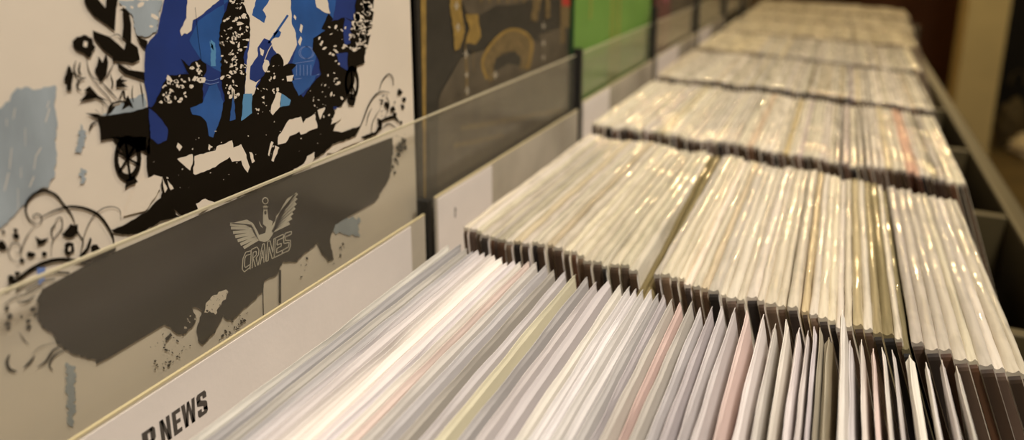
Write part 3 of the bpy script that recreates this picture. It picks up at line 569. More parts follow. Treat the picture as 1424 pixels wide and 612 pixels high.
[1,11,4773,2787,-8,8,4,12,14,1,15,-2,1,-13,-14,-5],
[1,11,4818,3413,12,10,31,-7,-3,-11,-25,-2],
[1,11,4743,3356,-20,12,20,15,20,11,19,-10,-6,-17,-14,-10],
[1,11,4992,3417,27,14,42,3,12,-17,-12,-13,-41,-7],
[1,11,4679,3074,-7,13,3,16,22,4,6,-17,-3,-17],
[1,11,4603,3448,28,23,44,6,27,-15,-53,-24],
[1,11,4716,2790,-10,34,28,33,23,-11,-7,-36],
[1,11,4829,3356,-8,1,-12,7,-5,7,12,-4,9,-6],
[1,11,4546,3582,-8,11,13,24,21,5,20,1,-8,-23,-20,-16],
[1,11,4846,3339,-19,-10,-36,9,-11,15,3,10,21,8,34,-15],
[1,11,4818,3003,-11,6,-1,18,13,6,8,-12,1,-14],
[1,11,4599,3497,-27,10,-13,22,18,7,32,-19],
[1,11,4839,3254,5,6,20,6,23,-5,-2,-9,-18,-4,-23,-2],
[1,11,4908,3351,-10,16,-9,13,8,11,12,-5,7,-9,3,-16],
[1,11,4795,3712,-21,0,-23,15,-5,14,45,-15],
[1,11,4876,3687,-7,18,18,31,27,5,22,-15,-32,-41],
[1,11,4592,3515,-10,13,12,26,26,13,15,-10,-2,-20,-21,-16],
[1,11,4680,2922,9,5,13,3,-1,-4,-8,-4],
[1,11,4951,2696,-31,19,-5,36,28,-3,33,-35],
[1,11,4837,3092,-16,-6,-24,13,3,12,26,-7],
[1,11,5060,3432,-13,-5,-19,7,-1,10,27,2],
[1,11,4925,3191,-22,6,-3,22,20,5,18,-9,0,-16],
[1,11,4879,3010,-8,-6,-28,13,-12,13,18,2,31,-12],
[1,11,4867,2939,-9,31,54,0,21,-22,-30,-22],
[1,11,4825,3458,24,11,28,2,24,-10,-13,-14,-36,0],
[1,11,4769,3625,11,7,22,4,28,0,-8,-7,-14,-6,-28,-3],
[1,11,5087,3664,-16,8,13,18,16,10,14,-5,-2,-14,-7,-19],
[1,11,4812,2979,-10,-1,-12,16,-1,10,14,-4,15,-16],
[1,11,5133,3410,-54,11,-53,28,14,17,60,-25],
[1,11,4903,3365,-26,-2,-29,27,-11,19,14,7,31,-5,18,-27],
[1,11,4939,3656,-8,5,-7,7,0,8,9,-7,7,-7],
[1,11,5009,3525,1,6,5,5,6,-2,2,-4,-6,-3],
[1,11,3611,3094,-14,8,-15,14,6,3,16,-13],
[1,11,3716,3026,-17,15,-8,19,4,11,17,-1,6,-26],
[1,11,3721,3207,-14,21,24,25,26,-7,-11,-32],
[1,11,3686,3064,-10,9,9,18,11,0,8,-8,-8,-13],
[1,11,3713,3365,10,8,12,3,11,-2,-5,-8,-13,-4],
[1,11,3543,2936,-5,3,-4,10,4,4,5,-6,4,-8],
[1,11,3414,2887,-9,11,7,15,16,-5,4,-20],
[1,11,3853,3178,5,7,27,-2,0,-7,-23,-4],
[1,11,3673,3312,-15,-6,-25,5,-22,8,8,6,16,2,25,-4],
[1,11,3389,2912,5,5,9,4,9,-1,5,-3,-8,-5,-10,0],
[1,11,3816,3355,-3,5,4,3,5,-1,-1,-4],
[1,11,3512,2964,5,7,19,-3,12,-7,-10,-6,-19,1],
[1,11,3666,3191,-18,8,-10,20,8,2,16,-14],
[1,11,3496,2849,5,4,7,2,2,-4,-7,-3],
[1,11,3510,3101,-4,1,-3,8,-1,5,2,0,4,-4,4,-8],
[1,11,3683,3216,-5,-5,-12,3,-10,5,2,6,9,4,14,-5],
[1,11,3556,2915,7,7,13,-2,4,-7,-14,-2],
[1,11,3472,3129,-18,7,-10,17,7,6,16,-15],
[1,11,3682,3220,-7,8,-3,17,6,7,8,-9,2,-16],
[1,11,3723,3084,-9,-2,-11,1,-7,6,-2,8,13,0,12,-5],
[1,11,3563,3117,-2,-4,-18,11,-12,11,7,0,12,-3,15,-11],
[1,11,3441,2876,-7,6,-1,15,12,10,12,-2,0,-17,-7,-13],
[1,11,3764,3045,-19,19,8,34,34,-4,4,-40],
[1,11,3732,3266,-10,9,2,11,14,1,6,-15],
[1,11,2613,2545,-3,0,-5,3,-1,2,2,0,4,-3],
[1,11,4062,2209,-3,0,-9,3,0,2,3,0,7,-2],
[1,11,2727,2619,-4,9,7,7,9,4,7,-7,-2,-8,-7,-4],
[1,11,2290,2299,-2,5,-1,6,2,1,2,-2,2,-7],
[1,11,3616,2830,-3,6,1,9,6,5,6,-6,-5,-10],
[1,11,3587,2306,-3,1,-4,2,0,4,2,0,4,-2,2,-3],
[1,11,2168,2445,-9,1,-11,6,-2,10,1,6,11,-6,8,-8],
[1,11,2848,2211,-2,3,1,4,3,2,4,-2,1,-4,-3,-4],
[1,11,3777,2540,-9,1,-12,5,-7,6,8,0,15,-5],
[1,11,2936,2247,-3,-1,-9,3,-1,4,3,2,8,-4],
[1,11,2488,2664,-5,8,5,9,8,0,2,-8,-1,-9],
[1,11,2676,2347,3,5,10,0,6,-7,-2,-3,-6,-2,-8,2],
[1,11,4400,2633,-4,2,-1,5,1,4,4,0,4,-4,-1,-5],
[1,11,2333,2488,3,10,10,1,4,-7,-5,-7],
[1,11,3001,2546,-10,-1,-14,6,-1,5,15,-4],
[1,11,2861,2643,4,5,12,0,0,-7,-9,-2],
[1,11,4172,2521,-10,0,-10,6,3,6,11,-5],
[1,11,4341,2468,2,5,8,5,11,2,3,-4,-5,-6,-11,-2],
[1,11,2032,2665,-3,0,-5,1,-4,3,1,1,3,0,6,-2],
[1,11,3262,2611,-9,2,-7,9,5,6,8,-4,6,-7],
[1,11,4409,2214,-6,6,-4,9,4,1,4,-3,3,-8],
[1,11,3149,2328,-8,-5,-13,11,-3,8,8,3,14,-9],
[1,11,2590,2768,-5,-3,-7,4,0,5,9,0],
[1,11,4475,2327,-3,-1,-4,4,1,2,3,1,5,-4],
[1,11,3675,2680,-7,5,1,11,6,7,5,-9,-1,-9],
[1,11,3042,2351,3,5,11,0,9,-3,1,-4,-7,-2,-9,1],
[1,11,2825,2783,-15,2,-17,5,2,7,17,-5],
[1,11,3612,2388,-1,11,14,4,15,-2,-5,-11,-9,-9],
[1,11,3344,2363,-4,5,-1,6,5,1,4,-3,0,-5],
[1,11,3882,2589,-10,0,-16,7,-3,6,6,2,15,-7],
[1,11,2769,2466,-5,10,7,9,12,-3,-3,-14],
[1,11,4090,2366,10,7,14,0,8,-11,-17,-3],
[1,11,3538,2558,-7,0,-6,1,-4,5,6,1,7,-2],
[1,11,2158,2376,-1,2,3,5,3,4,3,-1,-3,-5,-2,-4],
[1,11,2839,2438,-3,6,3,5,5,-1,0,-8],
[1,11,3430,2839,-8,8,5,9,9,0,4,-13],
[1,11,2289,2444,1,2,5,3,0,-3,-3,-4],
[1,11,4786,2587,3,5,6,4,8,-2,3,-4,-4,-4,-8,0],
[1,11,2392,2274,1,1,3,-1,2,-1,-2,-1,-2,1],
[1,11,3679,2805,-3,2,-2,4,-1,7,3,-3,3,-3,1,-6],
[1,11,2759,2594,2,2,8,0,6,-2,-3,-2,-3,-1,-6,1],
[1,11,4490,2668,-3,1,-5,2,1,3,1,3,5,-4,2,-3],
[1,11,2547,2757,-5,3,-2,5,2,1,4,-4],
[1,11,4789,2469,-7,1,-3,5,2,3,6,-4],
[1,11,3046,2503,4,2,9,1,2,-4,-3,-3,-8,0],
[1,11,4964,2576,-7,3,-5,4,1,2,6,-4],
[1,11,4550,2552,-9,7,9,8,9,-7,-1,-7],
[1,11,4547,2883,3,6,8,5,9,0,9,-3,-8,-7,-11,-2],
[1,11,4390,2796,-15,1,-15,9,4,5,16,-6],
[1,11,4646,2543,-4,12,16,7,21,0,0,-15,-17,-13],
[1,11,4565,2717,-6,0,-11,3,-2,4,6,0,11,-3],
[1,11,4609,2965,-2,11,21,4,15,-7,-5,-9,-16,-4],
[1,11,4405,2722,-13,6,-12,15,5,7,14,-1,9,-18],
[1,11,4738,2473,-10,-2,-13,0,-6,9,1,7,12,3,15,-8],
[1,11,4596,2697,2,3,10,-1,0,-3,-8,-1],
[1,11,4451,2699,-6,-1,-7,1,-4,4,1,2,6,1,6,-3],
[1,11,4553,2534,-14,13,3,19,13,11,12,-16,3,-23],
[1,11,4576,3002,-1,2,8,3,2,-1,0,-2,-6,-2],
[1,11,4551,2973,-6,10,0,8,7,4,7,-6,-1,-8],
[1,11,4619,2954,-10,0,-8,13,10,0,13,-8],
[1,11,4385,2808,-9,6,-7,12,9,2,8,-3,4,-10],
[1,11,4375,2841,3,7,5,6,9,4,5,-3,-6,-7,-7,-4],
[1,11,4337,2938,-7,2,-2,8,2,7,8,-5,2,-8],
[1,11,4499,2789,-18,1,-22,7,2,8,25,-5],
[1,11,4294,2930,-2,2,0,3,3,0,1,-4],
[1,11,4598,2814,11,3,14,-2,1,-6,-14,0],
[0,9,1562,4505,-17,-189,15,-59,54,-88,104,-89,74,-72,22,108,22,105,24,72,48,196,-128,-59,-32,-129,-16,-71,-52,76,-51,164],
[0,9,1901,4229,39,-37,18,-35,8,-103,-23,-170,61,-57,7,-120,-79,-23,-64,23,-134,28,5,40,-80,79,-73,115,-3,73,63,-34,91,-44,87,-92,38,-46,32,78,-37,46,29,112,5,88],
[0,9,2001,3946,117,-70,-34,-81,-47,56],
[0,9,1499,4012,25,-9,19,-20,25,-11,6,-27,-1,-30,18,-26,-16,-23,-22,-19,-8,-29,-23,-19,-29,21,-18,27,-30,16,-29,20,-19,27,-8,29,1,29,22,15,21,17,34,-1],
[1,10,1491,3956,32,-11,-5,-26,-9,-24,-31,17,7,21],
[0,9,1328,3765,15,-28,5,-32,13,-29,-14,-26,-7,-29,-12,-30,-2,-33,-11,-28,-36,18,2,35,8,34,-23,17,10,29,16,25,9,28,12,25],
[0,9,1610,3801,26,-64,47,87,8,-96,-37,-116,-56,-51,-46,116,27,42],
[0,9,1377,3424,89,68,-37,21,58,35,67,-107,101,-76,-117,59],
[0,9,1744,3548,87,47,-42,-41,70,-26,-61,-10,60,-53,-122,23],
[0,9,1781,3714,106,-86,154,-47,-4,-86,-199,99,-56,72],
[0,9,1495,3805,-1,-20,-2,-20,-2,-21,0,-19,1,-20,3,-18,4,-19,5,-17,8,-17,10,-15,12,-13,16,-11,16,-10,17,-9,16,-10,2,3,-16,11,-16,10,-15,11,-14,11,-11,12,-8,14,-7,16,-5,17,-4,17,-3,18,-3,19,0,19,0,20,0,20,0,20],
[0,9,1395,3794,-8,-14,-9,-14,-8,-14,-6,-15,-4,-16,0,-16,3,-16,5,-16,7,-14,10,-12,11,-9,14,-5,14,-2,14,-3,13,-3,1,5,-13,5,-13,4,-13,5,-10,5,-8,7,-7,10,-6,12,-4,14,-3,14,-1,14,2,13,4,14,6,15,7,15,6,15],
[0,9,1430,3776,-7,-15,-8,-15,-7,-15,-6,-15,-2,-15,2,-13,5,-11,7,-8,7,-6,6,-7,5,3,-3,9,-4,9,-3,8,-2,7,-1,8,2,11,3,14,4,16,4,17,4,16],
[0,9,1464,3628,-14,-1,-16,0,-15,0,-15,-3,-13,-6,-10,-11,-8,-15,-5,-15,-2,-15,1,-14,5,-11,9,-8,9,-5,10,-5,8,-5,3,5,-7,7,-8,7,-7,6,-4,6,-1,5,0,9,3,12,4,13,6,12,6,8,7,5,12,4,14,3,15,3,14,3],
[0,9,1597,3567,12,-19,11,-20,12,-19,12,-19,13,-19,14,-20,15,-21,15,-20,16,-21,16,-20,3,2,-13,22,-13,22,-14,21,-14,21,-13,21,-14,19,-13,18,-14,18,-14,18,-13,18],
[0,9,1744,3714,-13,-14,-14,-14,-13,-14,-12,-14,-11,-14,-9,-13,-7,-13,-6,-13,-5,-12,-6,-13,3,-2,8,12,7,11,8,12,8,12,8,13,10,13,12,15,11,15,12,15,12,16],
[0,9,1695,3618,1,-17,1,-18,2,-17,1,-16,0,-15,-2,-12,-4,-11,-4,-11,-4,-11,-3,-12,3,-2,7,10,6,10,7,11,5,12,3,15,0,16,-3,17,-4,17,-4,18,-4,17],
[0,9,1903,3478,-6,-16,-5,-16,-5,-16,-4,-17,-3,-17,0,-17,1,-17,2,-18,2,-17,3,-18,3,0,1,18,-1,17,0,17,0,17,1,17,2,16,3,16,3,16,3,17,3,17],
[0,9,1982,3505,1,-23,1,-22,1,-23,0,-23,1,-25,0,-27,0,-28,0,-30,1,-29,0,-30,4,0,2,29,2,29,2,30,1,28,0,27,-1,26,-2,23,-3,23,-3,22,-3,23],
[0,9,1742,3353,15,19,15,21,15,20,13,15,5,4,-7,2,-1,-12,-1,-18,0,-20,4,-17,9,-12,11,-9,11,-6,11,-5,11,-6,3,4,-9,8,-10,8,-10,7,-7,8,-4,7,-2,12,1,18,1,19,0,17,-16,11,-12,-10,-12,-17,-13,-22,-13,-22,-13,-21],
[0,9,1509,3616,13,-21,12,-21,13,-22,13,-21,14,-22,15,-22,16,-22,17,-22,15,-22,12,-22,9,-22,6,-23,4,-23,5,-24,5,-23,3,0,-4,24,-3,23,-3,24,-6,23,-8,24,-12,23,-16,23,-16,22,-17,22,-15,21,-14,21,-14,22,-14,20,-14,21,-14,21],
[0,9,1585,3380,-15,-113,3,-1,15,113],
[0,9,1386,3433,17,5,16,6,16,6,16,3,16,-1,19,-5,20,-9,21,-11,20,-13,18,-15,16,-15,15,-18,14,-20,14,-21,14,-20,4,3,-13,20,-13,22,-12,21,-14,20,-17,17,-19,16,-21,14,-22,12,-22,9,-21,5,-19,0,-17,-5,-16,-7,-16,-8,-16,-7],
[0,9,1642,3304,12,7,13,7,12,7,12,5,13,4,16,1,17,1,18,-1,17,-2,14,-3,12,-5,10,-7,10,-10,11,-10,11,-9,4,4,-9,11,-9,11,-9,12,-12,10,-14,8,-17,5,-19,3,-19,1,-19,-1,-18,-3,-14,-6,-13,-8,-12,-9,-11,-10,-11,-8],
[0,9,1589,3803,48,-101,3,1,-48,101],
[0,9,1737,3963,18,2,19,4,19,3,16,1,12,-3,10,-8,8,-13,8,-16,8,-17,8,-16,3,1,-7,17,-5,17,-7,18,-8,15,-13,10,-17,4,-18,-2,-18,-5,-19,-5,-17,-4],
[0,9,1870,3678,45,-56,2,2,-44,56],
[0,9,1603,3245,40,82,55,37,-37,-62,52,16,-58,-57],
[0,9,1764,3265,76,125,22,-61,20,-75,-40,37],
[0,9,858,2446,-9,13,-10,12,-8,12,-8,12,-6,14,-5,16,-4,18,-3,18,-1,18,0,16,3,15,4,15,6,14,7,12,8,12,10,10,12,9,12,8,14,7,13,4,15,3,15,2,16,0,16,-2,15,-4,15,-8,16,-11,17,-14,15,-15,14,-15,11,-16,9,-17,9,-19,9,-21,10,-21,12,-23,12,-23,12,-24,11,-23,9,-21,7,-19,5,-18,3,-17,4,-17,4,-18,8,0,-3,18,-2,17,-3,18,-4,19,-6,20,-8,23,-10,24,-12,25,-11,24,-11,22,-9,21,-8,21,-9,21,-10,20,-13,19,-15,18,-17,17,-18,15,-19,13,-19,10,-19,6,-19,3,-18,0,-18,-3,-16,-3,-16,-6,-15,-8,-14,-10,-13,-11,-11,-12,-9,-14,-8,-15,-6,-17,-4,-17,-2,-18,0,-19,3,-20,4,-20,5,-19,7,-18,8,-15,9,-13,10,-12,10,-11,10,-12],
[0,9,855,2442,9,-1,10,-1,9,-1,9,1,8,4,6,7,5,10,4,12,1,12,0,11,-4,11,-6,10,-8,10,-8,7,-9,5,-9,1,-10,-1,-10,-4,-8,-5,-5,-7,1,-9,4,-8,5,-9,6,-8,4,-9,3,2,-4,9,-5,9,-5,8,-2,7,0,4,4,3,6,4,9,2,8,1,7,-1,5,-3,7,-7,6,-7,5,-8,3,-8,0,-8,-1,-10,-2,-11,-4,-9,-4,-6,-5,-4,-8,-1,-9,0,-9,0,-9,-1],
[0,9,917,2489,24,3,24,4,23,3,24,2,25,1,25,-1,26,-2,27,-2,26,-5,25,-7,26,-10,25,-12,26,-14,25,-15,23,-17,23,-17,23,-19,21,-20,20,-21,18,-23,17,-26,15,-29,15,-31,12,-31,12,-29,10,-26,9,-25,8,-24,6,-23,3,-22,1,-20,-1,-20,-3,-19,-3,-19,-3,-20,8,-4,5,19,5,18,4,19,4,21,0,22,-2,24,-5,24,-7,26,-8,27,-9,27,-11,30,-13,32,-14,32,-17,32,-18,29,-20,26,-22,24,-23,21,-24,20,-25,18,-25,17,-27,15,-27,14,-27,12,-28,10,-27,6,-28,3,-27,2,-26,0,-26,-1,-25,-2,-24,-4,-23,-5,-24,-5,-23,-5],
[0,9,1186,2012,11,32,10,33,11,33,12,32,13,30,16,30,16,30,18,28,19,26,19,21,20,18,21,15,21,12,21,9,22,6,21,4,21,0,22,-2,20,-5,19,-6,17,-8,17,-10,15,-13,12,-14,9,-14,4,-16,0,-18,-3,-20,-3,-20,-2,-19,3,-1,3,19,3,20,4,19,1,19,-4,18,-10,17,-13,15,-16,14,-17,11,-19,9,-19,7,-22,5,-22,2,-23,0,-22,-4,-22,-6,-22,-10,-22,-12,-21,-15,-20,-19,-19,-22,-19,-27,-17,-29,-17,-30,-15,-30,-13,-31,-11,-33,-10,-33,-10,-33,-11,-33],
[0,9,686,2162,7,23,7,24,6,24,8,23,9,21,10,22,12,21,12,20,13,19,14,18,13,15,14,13,15,13,15,12,15,12,-2,3,-15,-12,-16,-11,-15,-11,-15,-13,-15,-15,-14,-17,-13,-19,-13,-21,-11,-22,-11,-22,-8,-22,-7,-24,-6,-24,-5,-25,-6,-24],
[0,9,937,2119,7,27,6,27,7,27,8,24,11,22,15,17,19,14,20,13,19,14,14,16,9,20,6,24,2,23,0,20,-3,15,-7,11,-11,5,-12,0,-11,-4,-9,-7,-7,-11,-6,-16,-5,-17,-6,-18,-5,-17,3,-2,6,17,6,17,6,17,6,15,7,9,8,5,10,3,9,-1,7,-3,3,-5,1,-12,0,-19,-2,-21,-5,-22,-8,-19,-13,-15,-18,-13,-20,-14,-19,-15,-15,-19,-11,-23,-7,-25,-6,-28,-6,-27,-6,-27],
[0,9,686,2164,-13,12,-14,11,-12,12,-11,11,-8,13,-6,15,-3,17,-2,17,0,17,2,14,5,12,7,12,9,10,9,7,8,3,10,-1,11,-5,11,-7,10,-9,6,-9,2,-10,0,-14,-3,-14,-3,-12,-4,-7,-4,-2,-7,2,-8,5,-8,5,-8,4,-1,-2,8,-5,8,-6,8,-6,8,-3,8,2,5,9,5,13,2,15,1,15,-3,14,-7,12,-11,10,-13,9,-13,6,-12,1,-11,-4,-10,-8,-9,-12,-8,-13,-5,-14,-2,-15,0,-18,3,-18,4,-18,6,-16,10,-14,12,-12,13,-11,13,-11,13,-11],
[0,9,1176,2340,3,-25,4,-25,3,-25,4,-25,5,-22,6,-20,8,-16,7,-15,5,-14,2,-15,-3,-18,-7,-21,-9,-21,-10,-22,-8,-22,3,-3,10,21,12,20,10,21,9,21,5,20,-1,20,-6,17,-8,15,-8,16,-6,17,-6,22,-5,24,-5,25,-5,25,-5,25],
[0,9,975,2248,1,20,0,20,1,19,1,18,3,14,5,12,7,10,9,10,10,10,8,11,-3,4,-11,-8,-11,-7,-11,-9,-10,-10,-7,-15,-3,-17,0,-20,2,-21,3,-20,2,-20],
[0,9,551,1954,24,12,24,13,25,13,24,11,25,11,25,10,25,10,25,9,26,7,26,5,27,3,29,1,29,-1,28,-3,28,-4,27,-7,27,-9,26,-11,27,-12,27,-14,28,-16,28,-17,29,-20,30,-20,30,-20,12,34,-30,20,-30,20,-29,19,-30,19,-30,16,-29,15,-28,13,-28,11,-29,10,-29,7,-30,4,-31,3,-30,1,-30,-2,-29,-3,-28,-5,-27,-8,-26,-9,-26,-10,-25,-10,-25,-12,-25,-12,-25,-13,-24,-12,-24,-13],
[0,9,620,1925,32,8,33,9,34,8,32,7,31,4,30,2,29,-1,28,-2,28,-4,28,-7,27,-9,28,-13,29,-14,28,-15,30,-15,3,20,-29,14,-29,15,-29,15,-29,13,-29,10,-30,6,-28,5,-29,2,-30,1,-31,-2,-32,-4,-33,-8,-33,-8,-33,-9,-33,-8],
[0,9,694,1891,26,5,25,5,26,5,26,4,24,1,24,-1,24,-4,24,-6,24,-6,24,-5,-1,14,-24,5,-24,6,-24,6,-24,4,-25,1,-26,-1,-26,-4,-26,-5,-26,-5,-25,-5],
[0,9,1051,2272,22,11,20,14,19,11,15,17,18,14,16,-17,19,-12,26,5,-5,-23,-1,-24,-7,-22,-5,-23,-19,-1,-16,-11,-20,0,-22,6,-21,11,-19,23],
[0,9,835,2345,15,-17,14,-19,17,-16,22,-1,22,-5,22,-1,-15,-12,-16,-12,-17,-11,-19,-1,-21,6,-19,0,5,32,-5,29],
[0,9,1063,2169,15,11,18,2,25,-13,23,-19,-5,-20,4,-22,-3,-20,-1,-22,-20,2,-18,-4,-17,-9,-17,23,-14,26,3,22,6,21],
[1,10,1096,2135,20,-1,-7,-47,-24,11],
[0,9,819,2177,-20,-6,-15,-6,-18,12,-21,20,5,22,17,15,23,-20,20,-13],
[0,9,714,2394,-2,-18,-19,-1,-17,12,-6,17,-6,20,16,10,21,-9,14,-15],
[0,9,714,2446,-8,-8,-11,-2,-13,6,-1,13,-2,11,8,8,13,-4,8,-11],
[0,9,608,2353,1,-33,-32,-1,-24,27,-18,24,5,25,18,18,32,-5,12,-32],
[0,9,625,2044,0,-23,-23,0,-26,12,-2,26,3,17,10,17,24,-8,14,-23],
[0,9,677,2067,-16,-4,-11,1,-18,-1,0,18,3,11,6,11,15,-8,16,-9],
[0,9,1379,1994,-14,-19,-27,-14,-37,23,-6,33,-10,34,27,16,39,-13,12,-34],
[0,9,906,2147,-4,-13,-16,3,-17,3,-6,18,4,12,7,14,19,-7,16,-15],
[0,9,726,2164,-9,-8,-12,-8,-13,15,-10,13,4,12,10,7,17,2,5,-19],
[0,9,616,2472,-2,-9,-11,0,-10,4,-7,11,7,7,6,3,10,5,5,-12],
[0,9,1299,2151,-54,-93,-74,-47,21,-38,78,67,38,78],
[0,9,1536,1957,-23,1,-25,9,-22,-2,-23,1,-25,3,-21,-9,-24,0,-24,1,-22,9,-22,8,-21,3,-22,4,-21,2,-19,-3,-18,-9,-19,-4,-20,-1,18,-22,20,-17,22,-17,23,-5,22,1,23,-9,23,-2,24,-6,20,4,20,6,24,-5,17,13,23,-1,21,3,24,-5,18,10,16,19],
[7,10,811,2059,17,-7,17,-4,17,-11,19,-3,-10,-16,-3,-21,-6,-19,-4,-20,0,-22,-8,-17,-17,-5,-15,-11,-18,-3,0,21,4,19,-4,22,7,18,-5,22,2,19,2,20],
[0,9,562,1738,-2,-16,-11,-14,-20,3,-11,16,4,16,9,19,25,-3],
[0,9,551,1823,-4,-13,-9,-15,-22,-4,-5,22,2,15,13,6,17,4],
[0,9,535,1679,10,-16,-16,-10,-15,10,-18,7,1,19,18,7,18,2],
[0,9,750,1708,-4,-15,-12,-9,-16,1,-12,12,-7,21,19,15,20,-14],
[0,9,692,1569,-4,-18,-16,-6,-16,0,-12,13,7,14,6,17,22,-3],
[0,9,693,1629,-2,-18,-15,-9,-18,3,-5,15,2,11,8,11,14,-5],
[0,9,637,1690,-1,-8,-6,-7,-10,2,-6,8,2,8,5,9,12,-1],
[0,9,532,1643,1,-15,-13,-3,-13,-2,-8,12,2,12,9,9,14,-2],
[0,9,754,1652,-5,-9,-7,-4,-9,1,-15,4,6,12,8,10,14,-5],
[0,9,589,1563,4,-18,5,-19,4,-19,6,-19,5,-17,7,-15,6,-13,7,-13,7,-12,8,-13,2,2,-6,13,-6,13,-6,13,-5,13,-6,15,-6,16,-6,18,-6,19,-6,18,-6,19],
[0,9,489,1411,-9,-9,-9,-8,-9,-10,-8,-12,-5,-14,-2,-17,0,-18,3,-18,5,-18,8,-18,10,-14,12,-11,12,-9,12,-8,11,-7,3,8,-10,12,-10,11,-10,11,-7,10,-5,9,-3,10,-3,13,-2,14,-1,13,0,12,2,11,4,11,6,13,6,12,5,13],
[0,9,576,1222,13,2,12,1,13,3,12,3,11,5,10,7,10,8,8,9,8,10,7,10,-4,7,-10,-5,-11,-6,-10,-5,-10,-6,-10,-5,-10,-6,-10,-5,-11,-6,-10,-6,-11,-7],
[0,9,681,1165,15,0,16,-1,16,0,16,2,16,5,16,10,15,15,14,16,13,14,14,10,14,5,16,2,16,0,17,0,17,1,-2,7,-17,2,-17,4,-18,2,-18,0,-17,-4,-17,-10,-15,-14,-14,-16,-13,-15,-13,-10,-14,-7,-14,-3,-15,-3,-14,-2,-15,-3],
[0,9,935,1200,-22,2,-23,2,-22,2,-21,0,-19,-4,-16,-9,-15,-12,-12,-14,-8,-16,-6,-16,1,-17,5,-17,7,-15,8,-14,6,-14,5,1,-5,15,-5,15,-5,14,-2,11,1,10,5,12,8,13,11,13,12,11,14,9,16,5,19,3,21,1,23,1,21,1],
[0,9,652,1305,15,7,15,7,14,8,16,5,18,3,21,-2,23,-4,25,-6,26,-7,25,-5,0,2,-26,7,-25,8,-25,7,-24,6,-22,1,-18,-3,-16,-6,-15,-9,-13,-9,-15,-8],
[0,9,612,1827,15,-8,16,-8,16,-8,16,-6,16,-3,17,1,15,4,14,7,14,7,14,6,-2,6,-16,-2,-16,-3,-14,-3,-15,-2,-14,0,-14,2,-15,3,-15,5,-16,4,-16,4],
[0,9,504,1850,15,5,14,5,15,5,17,4,21,2,29,0,35,-2,37,-3,36,-3,31,-1,23,2,19,2,17,4,15,4,17,3,-1,4,-17,-1,-17,-2,-16,-2,-19,-1,-24,0,-30,1,-36,3,-37,3,-35,2,-29,-1,-22,-3,-17,-6,-15,-6,-13,-7,-15,-7],
[0,9,820,1851,-12,-25,-19,-17,-16,-19,-11,-26,15,-35,-8,-27,-7,-24,-9,-23,-1,-28,-8,-23,11,-35,14,-35,2,-35,23,-20,17,-32,24,-19,17,-36,10,-36,2,-37,8,-35,31,-24,10,-35,15,-33,27,-18,14,-35,21,-27,23,-24,30,-15,17,-34,28,-12,21,-31,25,-20,27,-15,24,-25,-5,-42,129,-8,615,23,1,0,25,-36,35,-28,20,-42,22,-35,23,-36,33,-28,38,-13,38,-20,24,15,24,15,37,-3,23,16,23,20,15,28,10,31,-31,68,-9,59,36,-10,34,-28,44,-57,-9,-38,-29,-23,-5,-40,-26,-25,-17,-31,-8,-40,7,-44,4,-43,-5,-39,48,-75,40,10,39,11,28,20,40,3,36,8,15,32,27,20,24,23,27,21,19,26,18,27,14,-44,29,-42,40,-19,37,-32,33,20,44,6,36,16,34,14,33,15,47,-7,35,13,35,12,40,4,40,4,25,29,41,4,43,0,18,39,7,46,12,42,43,5,45,2,53,-16,48,-3,41,13,23,28,17,36,36,18,23,33,57,-30,59,-18,58,-31,62,-30,40,25,51,11,45,20,45,6,51,-4,37,17,54,-6,35,23,48,4,18,-58,28,-59,22,-60,46,-58,47,-60,25,-61,55,2,61,-22,-5,47,-7,48,-4,46,-23,51,-1,47,-8,49,4,45,18,38,18,37,38,24,27,32,19,38,62,-5,53,9,57,4,738,0,-5,3,50,21,57,16,17,46,50,22,39,30,63,25,50,36,46,38,44,40,9,54,5,57,28,46,21,44,16,46,-10,56,41,37,-5,53,19,45,-25,62,10,53,-16,58,-2226,57,-1119,-2,-893,-16,-523,-4],
[1,10,2419,792,10,23,10,23,4,27,10,23,23,9,25,6,19,18,22,10,32,-3,36,-14,23,25,37,-13,33,-4,34,-4,19,-31,13,-28,-30,-5,-11,-27,-11,-27,-39,6,-20,-16,-11,-27,-26,-5,-20,-11,-20,-13,2,-36,-27,-7,-16,33,-34,19,-18,28,-31,-4],
[0,11,2523,762,-5,8,-2,11,6,1,5,-5,0,-10],
[0,11,2458,852,0,6,5,2,6,-1,3,-7,-8,-3],
[0,11,2601,848,-1,-2,-6,3,-3,4,1,2,3,0,5,-3],
[0,11,2604,860,-1,3,5,2,7,2,0,-4,-4,-3,-5,-2],
[0,11,2639,767,-3,-6,-11,7,-3,8,1,6,9,0,8,-9],
[0,11,2758,857,-7,8,3,11,8,-4,3,-12],
[0,11,2554,833,0,4,2,3,2,-2,-2,-3],
[0,11,2523,889,-7,2,-10,12,2,4,14,-12],
[0,11,2683,863,-5,0,-4,6,-1,6,5,-2,6,-6],
[0,11,2629,834,-4,1,0,8,3,3,3,0,3,-7,-2,-6],
[0,11,2540,822,-2,5,4,2,4,-1,4,-5,-5,-3],
[0,11,2469,778,-7,-7,-15,14,-9,15,6,8,15,-5,15,-17],
[0,11,2733,842,1,2,3,1,3,-2,0,-2,-4,-1],
[0,11,2568,904,-7,7,-4,10,4,3,6,-11],
[0,11,2742,858,-6,3,-2,8,1,5,5,-1,5,-5,1,-8],
[0,11,2685,850,-3,-1,-3,5,-2,4,2,1,4,-3,4,-4],
[1,10,2199,794,0,8,5,6,8,-3,-1,-7,-4,-6],
[1,10,2154,729,-6,15,2,14,7,6,4,-13,2,-16],
[1,10,2168,768,-1,1,-2,4,1,1,1,-1,1,-4],
[1,10,2231,838,1,10,7,2,7,-3,4,-8,-9,-6],
[1,10,2155,739,-3,2,-3,6,3,4,4,-1,2,-6,0,-5],
[1,10,2226,762,-6,7,0,13,1,8,6,-6,2,-16],
[1,10,2290,766,-8,12,7,11,11,-7,0,-15],
[1,10,2216,811,-8,3,-13,13,0,7,7,-3,9,-11],
